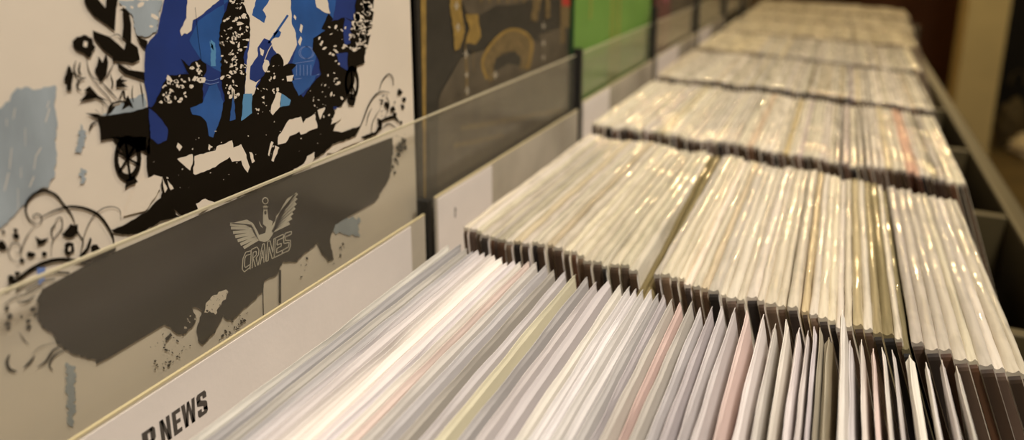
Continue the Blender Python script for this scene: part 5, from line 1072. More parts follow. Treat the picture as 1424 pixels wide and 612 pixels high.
ART2=[[3,1,329,1773,303,504,715,520,1755,33,2255,-42,1459,57,0,-2845,-6584,0],
[2,2,1989,4560,-16,-64,1,-64,15,-66,-9,-64,0,-65,-9,-64,-6,-65,22,-67,0,-65,-28,-64,12,-67,-13,-65,24,-68,-17,-64,-10,-66,14,-68,-25,-64,0,-66,27,-70,-12,-65,34,-79,28,-79,59,-80,36,-79,156,2,155,10,164,-1,168,-1,170,2,172,4,141,23,147,19,155,16,150,23,150,25,176,6,156,27,165,22,41,81,92,71,51,79,24,86,66,77,69,78,5,78,9,78,-25,79,17,77,-9,79,-18,78,12,77,12,77,-3,77,-18,77,3,77,-6,74,-196,2,-192,13,-188,-3,-184,-1,-179,9,-175,6,-172,3,-168,-2,-164,4,-161,4,-158,7,-154,-1,-151,0,-148,5,-145,-5],
[3,3,1396,4447,-14,-61,34,-63,-3,-63,-33,-61,2,-62,1,-63,12,-63,-14,-62,-2,-63,1,-64,80,-79,56,-83,66,-83,131,-24,135,-25,138,-18,144,-11,126,23,125,25,127,26,133,22,147,13,157,-4,161,-10,166,-20,166,0,172,-9,173,-6,170,26,189,9,183,21,199,8,204,17,0,81,-32,82,43,77,-8,81,-5,79,9,79,-10,80,0,79,-20,78,-193,18,-189,5,-185,-14,-180,19,-177,3,-173,-1,-169,6,-165,4,-162,14,-159,-5,-156,11,-152,-6,-149,16,-146,4,-144,-6,-140,6,-138,11,-135,0,-133,-1,-130,-2],
[1,4,2025,3881,227,-42,-118,-152],
[1,4,2368,3859,238,-44,-122,-155],
[1,4,2729,3835,250,-45,-128,-159],
[1,4,3140,3808,265,-47,-134,-163],
[1,4,3506,3784,278,-48,-140,-168],
[1,4,3926,3756,293,-50,-146,-172],
[0,4,1040,4577,-6,-49,5,-50,-11,-49,-3,-50,19,-50,0,-50,-33,-49,20,-51,-1,-50,-31,-48,18,-51,-16,-50,12,-51,-8,-50,17,-52,-21,-49,-1,-51,16,-55,5,-55,16,-56,36,-57,-13,-55,19,-57,25,-56,11,-57,-14,-52,22,-55,-3,-53,0,-54,13,-54,16,-58,150,8,49,40,22,50,56,39,34,46,6,55,47,41,-23,56,16,55,-38,56,-8,55,-29,56,-7,55,-13,52,-10,51,1,52,-9,51,5,51,-18,52,2,50,-12,51,-3,51,-21,51,-29,50,20,50,-5,50,-10,50,-22,50,-3,50,-28,49,17,49,-19,49,-11,48,-110,-5],
[0,5,1528,3557,119,-5,121,-17,123,-6,131,-19,13,-59,-8,-58,20,-59,17,-60,39,-61,1,-59,19,-61,-67,-50,-75,-45,-91,-40,-125,37,-127,23,-122,17,41,46,9,55,39,48,46,45,31,50,-18,56,-30,56,-63,54,-9,56],
[1,4,4508,4514,-9,-62,-1,-62,-6,-63,11,-63,-8,-62,42,-65,-19,-62,-21,-62,15,-65,-11,-62,38,-66,-16,-63,11,-65,-12,-63,-1,-64,27,-66,-17,-63,-12,-70,-48,-65,-11,-70,-5,-69,152,-38,157,-26,44,64,10,69,27,67,75,58,1,72,34,65,54,64,10,63,-30,66,31,62,-22,65,5,63,-24,65,34,62,-14,63,12,63,-5,63,-30,64,2,63,-11,63,-3,62,16,60,-160,1,-157,9],
[1,5,5219,4502,-13,-65,24,-65,16,-66,20,-65,-43,-64,15,-66,-18,-65,28,-67,-25,-64,35,-68,-33,-64,6,-67,23,-67,-6,-66,-8,-66,35,-70,-23,-65,-15,-65,38,-71,-34,-64,23,-71,264,10,-21,68,-19,68,47,63,-2,66,-27,68,-26,68,5,66,28,64,-26,67,44,63,-27,67,-29,67,29,63,-22,66,37,64,-3,65,-29,65,6,65,2,64,5,64,-23,69],
[4,6,1220,3809,-7,-14,-7,-15,-5,-14,-3,-15,-2,-15,1,-15,2,-15,4,-16,6,-15,5,-16,18,-1,7,14,7,15,5,15,4,14,1,15,0,15,-3,16,-4,15,-5,16,-6,15],
[4,6,1127,3738,19,-4,20,-4,20,-4,20,-3,20,-2,20,-1,20,0,20,0,20,1,21,1,0,7,-20,5,-20,4,-20,3,-20,3,-20,2,-20,1,-20,1,-20,-1,-20,0,-20,-2],
[4,6,1257,3428,-7,-15,-7,-14,-5,-15,-4,-15,-1,-15,0,-15,3,-16,4,-16,5,-16,6,-16,18,-2,8,15,6,15,5,14,4,15,1,15,0,16,-3,15,-4,16,-5,16,-6,16],
[4,6,1162,3358,20,-5,20,-5,20,-4,20,-3,21,-3,20,-2,20,-1,21,0,20,0,21,1,0,7,-20,5,-21,5,-20,4,-20,4,-21,2,-20,2,-20,1,-20,0,-20,0,-20,-1],
[4,6,1525,2916,-7,-15,-7,-15,-5,-15,-4,-15,-1,-16,0,-16,3,-16,4,-16,6,-17,6,-17,20,-3,7,15,7,15,5,15,4,15,1,16,0,16,-3,16,-4,17,-6,17,-7,16],
[4,6,1427,2847,21,-6,21,-5,21,-5,21,-5,21,-3,21,-3,22,-2,21,-1,22,0,21,-1,1,8,-22,6,-21,6,-22,5,-21,4,-21,4,-21,3,-22,1,-21,1,-21,1,-21,0],
[4,6,1542,2512,-6,-12,-6,-12,-4,-12,-3,-12,-1,-13,0,-13,2,-13,4,-14,5,-13,5,-14,15,-3,6,12,6,12,4,12,3,13,1,12,0,13,-3,14,-3,13,-5,14,-5,13],
[4,6,1462,2458,17,-5,17,-5,17,-5,17,-4,17,-3,17,-3,17,-2,18,-1,17,-1,18,0,0,6,-18,5,-17,5,-17,5,-17,4,-17,3,-17,3,-18,2,-17,1,-17,1,-17,1],
[4,6,1558,2229,-7,-15,-7,-15,-6,-15,-3,-16,-2,-16,1,-16,2,-17,5,-17,6,-17,6,-18,20,-4,7,15,7,15,6,15,3,16,2,16,-1,16,-3,17,-4,17,-6,18,-6,17],
[4,6,1458,2163,21,-7,22,-7,21,-6,21,-6,22,-4,22,-4,21,-3,22,-2,22,-2,22,-1,0,8,-21,7,-22,7,-22,6,-22,6,-21,5,-22,3,-21,3,-22,2,-21,2,-22,1],
[4,6,5128,3036,-8,-14,-7,-14,-6,-14,-3,-14,-1,-15,2,-15,4,-15,6,-15,8,-16,8,-16,23,-2,8,14,7,14,5,14,4,14,1,15,-2,15,-4,15,-7,16,-7,15,-9,16],
[4,6,5016,2971,25,-6,25,-5,25,-4,25,-4,25,-3,25,-3,26,-1,25,-1,25,0,26,0,-1,7,-25,6,-26,5,-25,4,-25,4,-26,3,-25,3,-25,1,-25,1,-25,0,-24,0],
[4,6,5138,2640,-8,-14,-7,-14,-6,-14,-3,-15,-1,-15,2,-15,4,-15,6,-16,8,-16,8,-16,23,-3,8,14,7,14,6,14,3,15,1,15,-2,15,-4,15,-6,16,-8,16,-9,16],
[4,6,5025,2576,25,-6,25,-5,26,-6,25,-4,25,-4,26,-3,25,-2,25,-1,26,-1,26,-1,-1,8,-25,6,-26,6,-26,5,-25,4,-26,4,-25,3,-25,2,-25,1,-25,1,-25,1],
[4,6,5147,2301,-8,-13,-6,-13,-5,-14,-3,-13,-1,-14,1,-15,4,-14,6,-15,7,-15,8,-16,22,-3,7,13,7,13,5,13,3,14,1,14,-2,14,-3,15,-6,15,-8,15,-8,16],
[4,6,5041,2243,24,-6,23,-6,24,-6,24,-4,24,-4,23,-4,24,-2,24,-2,24,-1,24,-1,0,7,-24,6,-24,6,-24,6,-24,4,-24,4,-24,3,-23,3,-24,1,-24,2,-23,1],
[4,6,2699,2335,-8,-16,-8,-16,-6,-16,-4,-17,-1,-17,1,-18,3,-18,6,-18,7,-19,8,-19,23,-4,8,16,8,16,6,17,4,16,1,18,-1,17,-3,18,-6,19,-7,19,-8,18],
[4,6,2584,2263,25,-7,25,-7,25,-7,25,-5,25,-5,26,-4,25,-3,25,-2,26,-2,26,-1,0,9,-26,7,-25,7,-26,7,-25,6,-25,5,-25,4,-26,2,-25,2,-25,2,-24,1],
[1,5,1496,3038,-3,-106,-2,-108,1,-107,1,-106,3,-103,2,-97,3,-95,4,-94,6,-93,8,-96,32,-7,15,92,15,90,13,91,7,94,2,99,-6,104,-13,109,-17,110,-20,111,-19,109],
[1,5,1792,2865,45,-414,25,-3,-45,415],
[2,3,1510,3011,107,28,128,11,104,34,130,13,118,26,115,30,137,14,127,27,152,-12,153,-2,159,-11,163,-19,167,-21,166,5,173,-14,178,-22,182,-20,183,-3,187,-9,197,-28,203,-1,10,-87,78,-90,52,-90,45,-90,16,-90,-179,75,-207,54,-171,72,-180,74,-188,66,-169,72,-186,60,-151,70,-184,-13,-192,2,-174,-15,-174,-8,-110,-47,-99,-51,-96,-51,-120,-38,-96,-49,-91,-52,-159,18,-154,14,-153,22,-144,6,-36,70],
[1,4,2135,2583,89,45,30,68,91,46,41,65,82,50,143,29,97,57,141,32,122,46,132,42,177,-5,177,1,186,-15,200,-41,192,-56,201,-59,107,-79,96,-83,93,-82,-3,-80,-2,-81,-28,-76,-42,-72,-42,-85,-109,-64,-69,-76,-189,36,-188,27,3,126,-204,46,-198,49,-198,45,-166,-20,-152,-29,-164,-11,-92,-83,-43,-97,-82,-48,-99,-34,-124,136,-42,83,-43,83,-77,82],
[0,6,2397,2223,-44,77,-52,77,-46,74,-28,67,-1,61,33,58,59,58,79,57,91,52,92,48,99,43,110,40,118,35,118,29,112,21,104,13,100,5,97,-1,99,-7,101,-13,109,-21,117,-28,117,-36,108,-38,90,-40,73,-40,62,-43,50,-46,37,-49,22,-53,2,-60,-18,-69,-31,-71,-35,-68,-28,-58,-22,-45,-22,-35,-22,-30,-23,-30,-23,-32,149,-41,23,32,22,30,24,32,23,37,23,46,29,59,35,69,33,74,20,75,-3,70,-27,64,-45,60,-62,56,-76,52,-90,49,-108,47,-124,44,-133,39,-134,33,-127,23,-120,15,-117,8,-116,1,-115,-7,-116,-15,-121,-23,-124,-31,-123,-37,-115,-42,-102,-45,-96,-50,-93,-55,-83,-59,-64,-64,-37,-68,0,-73,30,-76,48,-77,51,-76,42,-74],
[2,6,2616,2320,18,63,13,63,60,53,2,69,115,16,125,11,89,39,129,10,134,-21,136,-6,139,-28,139,-23,113,-76,103,-78,0,-64,-29,-58,-41,-58,-152,43,-145,49,-152,31,-148,38,-117,-25,-133,-11,-109,-29,-143,-8],
[1,7,3106,2590,86,14,87,17,85,16,76,9,63,-4,59,-18,67,-34,72,-45,75,-49,78,-45,16,4,-65,47,-64,50,-67,49,-75,42,-90,28,-94,5,-86,-13,-81,-21,-78,-24,-76,-19],
[0,2,104,4594,-104,-4594,40,0,253,4591],
[2,3,293,4591,-250,-4591,336,0,217,2536,359,573,59,1469],
[5,4,6234,4483,50,-1157,532,-52,0,1198],
[1,3,6142,4485,86,-2061,588,-73,0,2119],
[2,4,6451,2785,365,-48,0,-618,-238,43],
[1,2,1303,1540,164,-27,162,-14,177,-46,175,-29,173,-7,191,-52,183,-14,195,-36,193,-15,201,-26,210,-37,215,-35,217,-26,233,-53,230,-28,234,-23,250,-48,247,-25,269,-58,260,-20,282,-55,288,-47,308,-46,-8,-114,-305,67,-287,47,-262,10,-269,41,-266,50,-261,57,-246,36,-230,15,-232,34,-228,41,-227,51,-209,17,-209,35,-207,41,-190,7,-194,35,-188,29,-184,27,-178,24,-176,32,-174,36,-169,34,-157,15],  # this and the shapes below: streaks reflected in the lip, painted in
[1,2,1036,1261,159,-11,172,-37,168,-13,180,-36,180,-25,184,-26,200,-53,192,-21,201,-30,202,-20,206,-40,10,-96,-219,46,-207,34,-198,24,-199,36,-184,13,-182,17,-182,29,-186,51,-174,30,-169,27,-159,11],
[3,2,3795,1648,205,5,236,-30,230,-14,222,5,229,3,245,-9,270,-32,255,-5,274,-19,265,1,284,-12,284,-18,18,-112,-281,-1,-305,36,-265,-1,-267,10,-271,24,-256,14,-221,-22,-244,17,-243,21,-221,2,-230,21,-222,9]]
# ---------------------------------------------------------------- materials
MATS = {}
def mat(name, col, rough=.6, bump=0, bscale=200, var=0, vscale=30, coat=0, objcol=False, spec=.5, alpha=1, stretch=None):
    if name in MATS: return MATS[name]
    m = bpy.data.materials.new(name); m.use_nodes = True; nt = m.node_tree; N = nt.nodes; L = nt.links
    b = N['Principled BSDF']; b.inputs['Roughness'].default_value = rough; b.inputs['Specular IOR Level'].default_value = spec
    b.inputs['Coat Weight'].default_value = coat; b.inputs['Coat Roughness'].default_value = .07
    b.inputs['Base Color'].default_value = (*col, 1)
    tc = N.new('ShaderNodeTexCoord'); mp = N.new('ShaderNodeMapping'); L.new(tc.outputs['Object'], mp.inputs[0])
    if stretch: mp.inputs['Scale'].default_value = stretch
    src = None
    if objcol:
        oi = N.new('ShaderNodeObjectInfo'); mx = N.new('ShaderNodeMix'); mx.data_type = 'RGBA'; mx.blend_type = 'MULTIPLY'
        mx.inputs[0].default_value = 1; mx.inputs[6].default_value = (*col, 1); L.new(oi.outputs['Color'], mx.inputs[7]); src = mx.outputs[2]
    if var:
        nz = N.new('ShaderNodeTexNoise'); nz.inputs['Scale'].default_value = vscale; nz.inputs['Detail'].default_value = 5; L.new(mp.outputs[0], nz.inputs[0])
        mr = N.new('ShaderNodeMapRange'); mr.inputs[1].default_value = .3; mr.inputs[2].default_value = .7; mr.inputs[3].default_value = 1-var; mr.inputs[4].default_value = 1+var*.5
        L.new(nz.outputs[0], mr.inputs[0])
        m2 = N.new('ShaderNodeMix'); m2.data_type = 'RGBA'; m2.blend_type = 'MULTIPLY'; m2.inputs[0].default_value = 1
        if src: L.new(src, m2.inputs[6])
        else: m2.inputs[6].default_value = (*col, 1)
        L.new(mr.outputs[0], m2.inputs[7]); src = m2.outputs[2]
    if src: L.new(src, b.inputs['Base Color'])
    if bump:
        nb = N.new('ShaderNodeTexNoise'); nb.inputs['Scale'].default_value = bscale; nb.inputs['Detail'].default_value = 3; L.new(mp.outputs[0], nb.inputs[0])
        bp = N.new('ShaderNodeBump'); bp.inputs['Strength'].default_value = bump; bp.inputs['Distance'].default_value = .002
        L.new(nb.outputs[0], bp.inputs['Height']); L.new(bp.outputs[0], b.inputs['Normal'])
        if coat:   # creased film: only scattered patches stay glossy
            L.new(bp.outputs[0], b.inputs['Coat Normal'])
            nc = N.new('ShaderNodeTexNoise'); nc.inputs['Scale'].default_value = 55; nc.inputs['Detail'].default_value = 3
            mc2 = N.new('ShaderNodeMapping'); mc2.inputs['Scale'].default_value = (1, .45, 1); L.new(tc.outputs['Object'], mc2.inputs[0])
            oi2 = N.new('ShaderNodeObjectInfo'); vm = N.new('ShaderNodeVectorMath'); vm.operation = 'ADD'; sc2 = N.new('ShaderNodeMath'); sc2.operation = 'MULTIPLY'; sc2.inputs[1].default_value = 37
            L.new(oi2.outputs['Random'], sc2.inputs[0]); L.new(mc2.outputs[0], vm.inputs[0]); L.new(sc2.outputs[0], vm.inputs[1]); L.new(vm.outputs[0], nc.inputs[0])
            mr2 = N.new('ShaderNodeMapRange'); b.inputs['Coat IOR'].default_value = 1.9; mr2.inputs[1].default_value = .47; mr2.inputs[2].default_value = .60; mr2.inputs[3].default_value = .03; mr2.inputs[4].default_value = coat
            L.new(nc.outputs[0], mr2.inputs[0]); L.new(mr2.outputs[0], b.inputs['Coat Weight'])
    if alpha < 1:
        tr = N.new('ShaderNodeBsdfTransparent'); mxs = N.new('ShaderNodeMixShader'); mxs.inputs[0].default_value = alpha
        L.new(tr.outputs[0], mxs.inputs[1]); L.new(b.outputs[0], mxs.inputs[2]); L.new(mxs.outputs[0], N['Material Output'].inputs[0])
    MATS[name] = m; return m

def obj(name, me_or_bm, mats, parent=None, loc=None, smooth=False):
    if isinstance(me_or_bm, bmesh.types.BMesh):
        me = bpy.data.meshes.new(name); bmesh.ops.recalc_face_normals(me_or_bm, faces=me_or_bm.faces[:]) if not me_or_bm.tag_flat else None
        me_or_bm.to_mesh(me); me_or_bm.free()
    else: me = me_or_bm
    for m in (mats if isinstance(mats, (list, tuple)) else [mats]): me.materials.append(m)
    if smooth:
        for p in me.polygons: p.use_smooth = True
    o = bpy.data.objects.new(name, me); C.objects.link(o)
    if parent: o.parent = parent
    if loc is not None: o.location = loc
    return o
class BM:
    """collects shapes into one mesh"""
    def __init__(s): s.v = []; s.f = []; s.mi = []
    def poly(s, pts, mi=0):
        n = len(s.v); s.v += [tuple(p) for p in pts]; s.f.append(list(range(n, n+len(pts)))); s.mi.append(mi)
    def box(s, a, b, mi=0):
        (x0, y0, z0), (x1, y1, z1) = a, b; n = len(s.v)
        s.v += [(x, y, z) for x in (x0, x1) for y in (y0, y1) for z in (z0, z1)]
        for f in ((0,1,3,2), (4,6,7,5), (0,4,5,1), (2,3,7,6), (0,2,6,4), (1,5,7,3)): s.f.append([n+i for i in f]); s.mi.append(mi)
    def tube(s, pts, r, k=8, mi=0):
        pts = [Vector(p) for p in pts]; rs = r if isinstance(r, (list, tuple)) else [r]*len(pts); n0 = len(s.v)
        for i, p in enumerate(pts):
            d = (pts[min(i+1, len(pts)-1)]-pts[max(i-1, 0)]).normalized(); a = d.orthogonal().normalized() if abs(d.z) > .9 else d.cross(Vector((0,0,1))).normalized(); c = d.cross(a)
            for j in range(k):
                t = j/k*2*math.pi; s.v.append(tuple(p+(a*math.cos(t)+c*math.sin(t))*rs[i]))
        for i in range(len(pts)-1):
            for j in range(k): s.f.append([n0+i*k+j, n0+i*k+(j+1)%k, n0+(i+1)*k+(j+1)%k, n0+(i+1)*k+j]); s.mi.append(mi)
        s.f.append([n0+j for j in range(k)][::-1]); s.mi.append(mi); s.f.append([n0+(len(pts)-1)*k+j for j in range(k)]); s.mi.append(mi)
    def grid(s, rows, mi=0, closed=False):
        n0 = len(s.v); m = len(rows[0])
        for r in rows: s.v += [tuple(p) for p in r]
        for i in range(len(rows)-1):
            for j in range(m if closed else m-1): s.f.append([n0+i*m+j, n0+i*m+(j+1)%m, n0+(i+1)*m+(j+1)%m, n0+(i+1)*m+j]); s.mi.append(mi)
    def mesh(s, name):
        me = bpy.data.meshes.new(name); me.from_pydata(s.v, [], s.f); me.polygons.foreach_set('material_index', s.mi); me.update(); return me
    def obj(s, name, mats, parent=None, loc=None, smooth=False, bevel=0):
        me = s.mesh(name)
        for m in (mats if isinstance(mats, (list, tuple)) else [mats]): me.materials.append(m)
        if smooth:
            for p in me.polygons: p.use_smooth = True
        o = bpy.data.objects.new(name, me); C.objects.link(o)
        if parent: o.parent = parent
        if loc is not None: o.location = loc
        if bevel:
            bv = o.modifiers.new('bevel', 'BEVEL'); bv.width = bevel; bv.segments = 2; bv.limit_method = 'ANGLE'
        return o
def tag(o, label=None, cat=None, group=None, kind=None):
    for k, v in (('label', label), ('category', cat), ('group', group), ('kind', kind)):
        if v: o[k] = v
    return o
def empty(name, loc=(0, 0, 0)):
    o = bpy.data.objects.new(name, None); o.empty_display_size = .05; C.objects.link(o); o.location = loc; return o

# ---------------------------------------------------------------- the room
M_floor = mat('brown_floor', (.16, .11, .04), .5, .2, 12, .25, 6)
M_wall = mat('olive_wall', (.20, .145, .07), .8, .1, 60, .08, 4)
M_far = mat('far_wall_paint', (.14, .055, .025), .8, .1, 60, .2, 3)
M_ceil = mat('ceiling_paint', (.6, .52, .38), .9, .05, 60)
b = BM(); b.box((-.62, -1.5, -.05), (3.2, 7.0, 0)); tag(b.obj('floor', M_floor), kind='structure')
b = BM(); b.box((-.62, -1.5, 2.9), (3.2, 7.0, 2.95)); tag(b.obj('ceiling', M_ceil), kind='structure')
b = BM(); b.box((-.67, -1.5, 0), (-.62, 7.0, 2.9)); tag(b.obj('wall_left', M_wall), kind='structure')
b = BM(); b.box((3.2, -1.5, 0), (3.25, 7.0, 2.9)); tag(b.obj('wall_right', M_wall), kind='structure')
b = BM(); b.box((-.62, 7.0, 0), (3.2, 7.05, 2.9)); tag(b.obj('wall_back', M_far), kind='structure')
b = BM(); b.box((-.62, -1.55, 0), (3.2, -1.5, 2.9)); tag(b.obj('wall_front', M_wall), kind='structure')
b = BM(); b.box((.68, 4.88, 0), (.89, 5.22, 2.9)); b.box((.67, 4.87, 0), (.90, 5.23, .008))
tag(b.obj('column', mat('column_paint', (.74, .60, .29), .7, .08, 80, .08, 6), bevel=.004), kind='structure')

# ---------------------------------------------------------------- the counter of record bins
ZR = -1.7; ZF = -2.445; XL = -1.36; XR = 1.085; XO = 1.20; P0 = 1.91; PITCH = 1.6; YEND = 13.1; YST = .30
M_wood = mat('olive_wood', (.075, .056, .022), .55, .15, 40, .2, 14, stretch=(1, .12, 1))
M_dark = mat('dark_wood', (.045, .035, .018), .7, .1, 60, .2, 20)
M_black = mat('black_board', (.012, .011, .009), .5, .05, 100)
cnt = empty('record_counter', (0, YST*S, 0)); tag(cnt, 'long olive wooden record bin counter holding the rows of record sleeves', 'counter')
def part(name, a, bb, m, parent=cnt, bevel=.001, smooth=False):
    a = W(*a); bb = W(*bb); q = BM(); off = Vector(parent.location)
    q.box(tuple(a-off), tuple(bb-off)); return q.obj(name, m, parent, bevel=bevel)
part('bin_floor', (XL, YST, ZF-.07), (XR, YEND, ZF), M_dark)
part('front_rail', (XR, YST, ZF-.07), (XO, YEND, ZR), M_wood, bevel=.004)
part('back_board', (-1.62, YST, -3.0), (-1.56, YEND, .9), M_dark)
part('display_ledge', (-1.56, YST, -1.2), (XL-.005, YEND, -1.12), M_dark)
part('bin_side', (XL-.05, YST, ZF-.07), (XL-.005, YEND, -1.2), M_black)
part('end_panel', (XL, YEND, ZF-.07), (XO, YEND+.07, -1.35), M_wood)
part('end_panel', (XL, YST-.07, ZF-.07), (XO, YST, ZR), M_wood)
part('apron', (XO-.14, YST, ZF-.6), (XO-.06, YEND, ZF-.07), M_dark)
for k in range(8):
    y = P0+PITCH*k
    if y < YEND-.5: part('bin_divider', (XL, y-.035, ZF), (XR, y+.035, ZR-.02), M_wood)
for x in (-1.5, XO-.25):
    for y in (YST+.2, 6.7, YEND-.4): part('leg', (x, y, -5.883), (x+.18, y+.18, ZF-.07), M_dark)
# upright fins between the display pockets
BD = [.52, 2.133, 3.80, 5.75, 7.70, 9.55, 11.3, 13.0]
for k, y in enumerate(BD[1:-1]):
    top = -.95 if k == 0 else (-.60 if k == 1 else -.50 if k==2 else -.42)
    part('pocket_fin', (-1.385, (2.066, 3.735, 5.50, 7.32, 9.2, 11)[k]-.012, -1.3 if k==0 else -1.3), (-1.335, (2.066, 3.735, 5.50, 7.32, 9.2, 11)[k]+.02, top), M_black, bevel=.0005)
def acrylic(name, haze, tint, rough=.12, dcol=(.62, .55, .44)):
    m = bpy.data.materials.new(name); m.use_nodes = True; nt = m.node_tree; N = nt.nodes; L = nt.links
    for n in list(N):
        if n.type != 'OUTPUT_MATERIAL': N.remove(n)
    o = [n for n in N][0]
    tr = N.new('ShaderNodeBsdfTransparent'); tr.inputs[0].default_value = (*tint, 1)
    df = N.new('ShaderNodeBsdfDiffuse'); df.inputs[0].default_value = (*dcol, 1)
    gl = N.new('ShaderNodeBsdfGlossy'); gl.inputs['Roughness'].default_value = rough
    m1 = N.new('ShaderNodeMixShader'); m2 = N.new('ShaderNodeMixShader'); lw = N.new('ShaderNodeLayerWeight'); pw = N.new('ShaderNodeMath'); pw.operation = 'POWER'; pw.inputs[1].default_value = 5; L.new(lw.outputs['Facing'], pw.inputs[0]); lw.inputs[0].default_value = .5; fr = N.new('ShaderNodeMath'); fr.operation = 'MULTIPLY_ADD'; fr.inputs[1].default_value = .9; fr.inputs[2].default_value = .03; L.new(pw.outputs[0], fr.inputs[0])
    tc = N.new('ShaderNodeTexCoord'); nz = N.new('ShaderNodeTexNoise'); nz.inputs['Scale'].default_value = 9; nz.inputs['Detail'].default_value = 4
    mr = N.new('ShaderNodeMapRange'); mr.inputs[1].default_value = .3; mr.inputs[2].default_value = .7; mr.inputs[3].default_value = haze*.75; mr.inputs[4].default_value = haze*1.25
    L.new(tc.outputs['Object'], nz.inputs[0]); L.new(nz.outputs[0], mr.inputs[0]); L.new(mr.outputs[0], m1.inputs[0])
    L.new(tr.outputs[0], m1.inputs[1]); L.new(df.outputs[0], m1.inputs[2]); L.new(fr.outputs[0], m2.inputs[0])
    L.new(m1.outputs[0], m2.inputs[1]); L.new(gl.outputs[0], m2.inputs[2]); L.new(m2.outputs[0], o.inputs[0]); return m
M_acr = acrylic('hazy_acrylic', .065, (.98, .98, .96), .18)
M_edge = mat('acrylic_edge', (.50, .44, .30), .35)
TOPZ = -.645
# the clear lip in front of the covers: one panel per pocket, with its polished top edge
for k in range(len(BD)-1):
    y0, y1 = BD[k]+.004, BD[k+1]-.004
    o = part('display_lip', (-1.378, y0, -1.12), (-1.372, y1, TOPZ), M_acr, bevel=0)
    off = Vector(o.location)
    q = BM(); a = W(-1.3795, y0, TOPZ)-cnt.location; bb = W(-1.3705, y1, TOPZ+.006)-cnt.location; q.box(tuple(a), tuple(bb)); q.obj('lip_edge', M_edge, o)

# ---------------------------------------------------------------- covers shown behind the lip
XA = -1.42
AM = [mat('ink_black', (.008, .005, .002), .6, spec=.12), mat('print_cream', (.80, .70, .57), .5, 0, 1, .06, 12), mat('ink_royal', (.010, .034, .19), .55, 0, 1, .15, 40),
      mat('ink_blue', (.025, .10, .33), .4, 0, 1, .2, 50), mat('ink_sky', (.10, .28, .50), .4), mat('ink_wash', (.36, .41, .44), .5, 0, 1, .22, 60, stretch=(1, 1, .35)),
      mat('ink_logo', (.62, .57, .46), .5), mat('ink_line', (.16, .24, .52), .5)]
AM2 = [mat('ink_gold', (.30, .19, .045), .5, 0, 1, .3, 90), mat('ink_dim_gold', (.17, .115, .045), .5, 0, 1, .35, 120), mat('ink_charcoal', (.035, .030, .022), .5, 0, 1, .2, 60),
       mat('ink_umber', (.10, .078, .05), .5, 0, 1, .3, 40), mat('print_pale', (.55, .48, .36), .5), mat('ink_red', (.42, .03, .02), .5)]
def artwork(data, mats, parent, name='printed_artwork'):
    b = BM()
    for d in data:
        mi, ly, y, z = d[:4]; pts = [(y, z)]
        for i in range(4, len(d), 2): y += d[i]; z += d[i+1]; pts.append((y, z))
        v = [Vector((0.00055+ly*.00003, p[0]/2e4, p[1]/2e4)) for p in pts]; n0 = len(b.v)
        b.v += [tuple(p) for p in v]
        for t in tessellate_polygon([v]):
            a_, b_, c_ = [v[i] for i in t]
            if (b_-a_).cross(c_-a_).length < 1e-12: continue
            t = list(t)
            if (b_-a_).cross(c_-a_).x < 0: t.reverse()
            b.f.append([n0+i for i in t]); b.mi.append(mi)
    return b.obj(name, mats, parent)
def cover(y0, y1, m, label, name='record_cover'):
    b = BM(); b.box((-.003, 0, 0), (0, (y1-y0)*S, (y1-y0)*S)); o = b.obj(name, m, loc=W(XA, y0, -1.12)); 
    tag(o, label, 'record cover', 'covers displayed behind the clear lip'); return o
c1 = cover(.55, 2.11, mat('print_cream', ()), 'cream cover with blue and black cart figures and a winged crest')
artwork(ART, AM, c1)
c2 = cover(2.155, 3.74, AM2[2], 'dark cover with a gilded arched chair, right of the cream cover')
artwork(ART2, AM2, c2)
c3 = cover(3.815, 5.62, mat('green_card', (.16, .33, .055), .5, 0, 1, .12, 14), 'bright green record cover in the third display pocket')
b = BM()
for y, w_, h_ in ((.155, .006, .30), (.17, .004, .22), (.192, .008, .26)): b.poly([(.0006, y, .0), (.0006, y+w_, .0), (.0006, y+w_*.8, h_), (.0006, y+w_*.2, h_)])
b.poly([(.0006, .06, .14), (.0006, .064, .14), (.0006, .068, .2), (.0006, .063, .2)])
b.obj('printed_stripes', mat('ink_orange', (.42, .33, .06), .5), c3)
b = BM(); b.box((-.006, -.0035, 0), (.001, 0, .388)); b.obj('spine', mat('dark_green', (.012, .055, .016), .4), c3)
c4 = cover(5.80, 7.62, mat('dull_rose', (.16, .05, .045), .5, 0, 1, .5, 18), 'dull red and dark record cover in the fourth display pocket')
b = BM(); b.poly([(.0006, .12, 0), (.0006, .39, 0), (.0006, .39, .39), (.0006, .10, .39)]); b.poly([(.0007, 0, .16), (.0007, .09, .12), (.0007, .12, .39), (.0007, 0, .39)], 1)
b.obj('printed_artwork', [mat('ink_umber', ()), mat('ink_rose', (.40, .12, .14), .5, 0, 1, .3, 30)], c4)
c5 = cover(7.75, 9.5, mat('olive_print', (.11, .10, .04), .5, 0, 1, .5, 14), 'dark olive record cover in the fifth display pocket')
b = BM(); b.poly([(.0006, .05, .1), (.0006, .2, .1), (.0006, .2, .3), (.0006, .05, .3)]); b.obj('printed_panel', mat('ink_moss', (.20, .17, .06), .5, 0, 1, .4, 30), c5)
c6 = cover(9.6, 11.25, mat('brown_print', (.16, .12, .05), .5, 0, 1, .5, 14), 'brown record cover farthest along the display ledge')
b = BM(); b.poly([(.0006, .08, .08), (.0006, .27, .08), (.0006, .27, .27), (.0006, .08, .27)]); b.obj('printed_panel', mat('ink_tan', (.28, .22, .10), .5, 0, 1, .4, 30), c6)

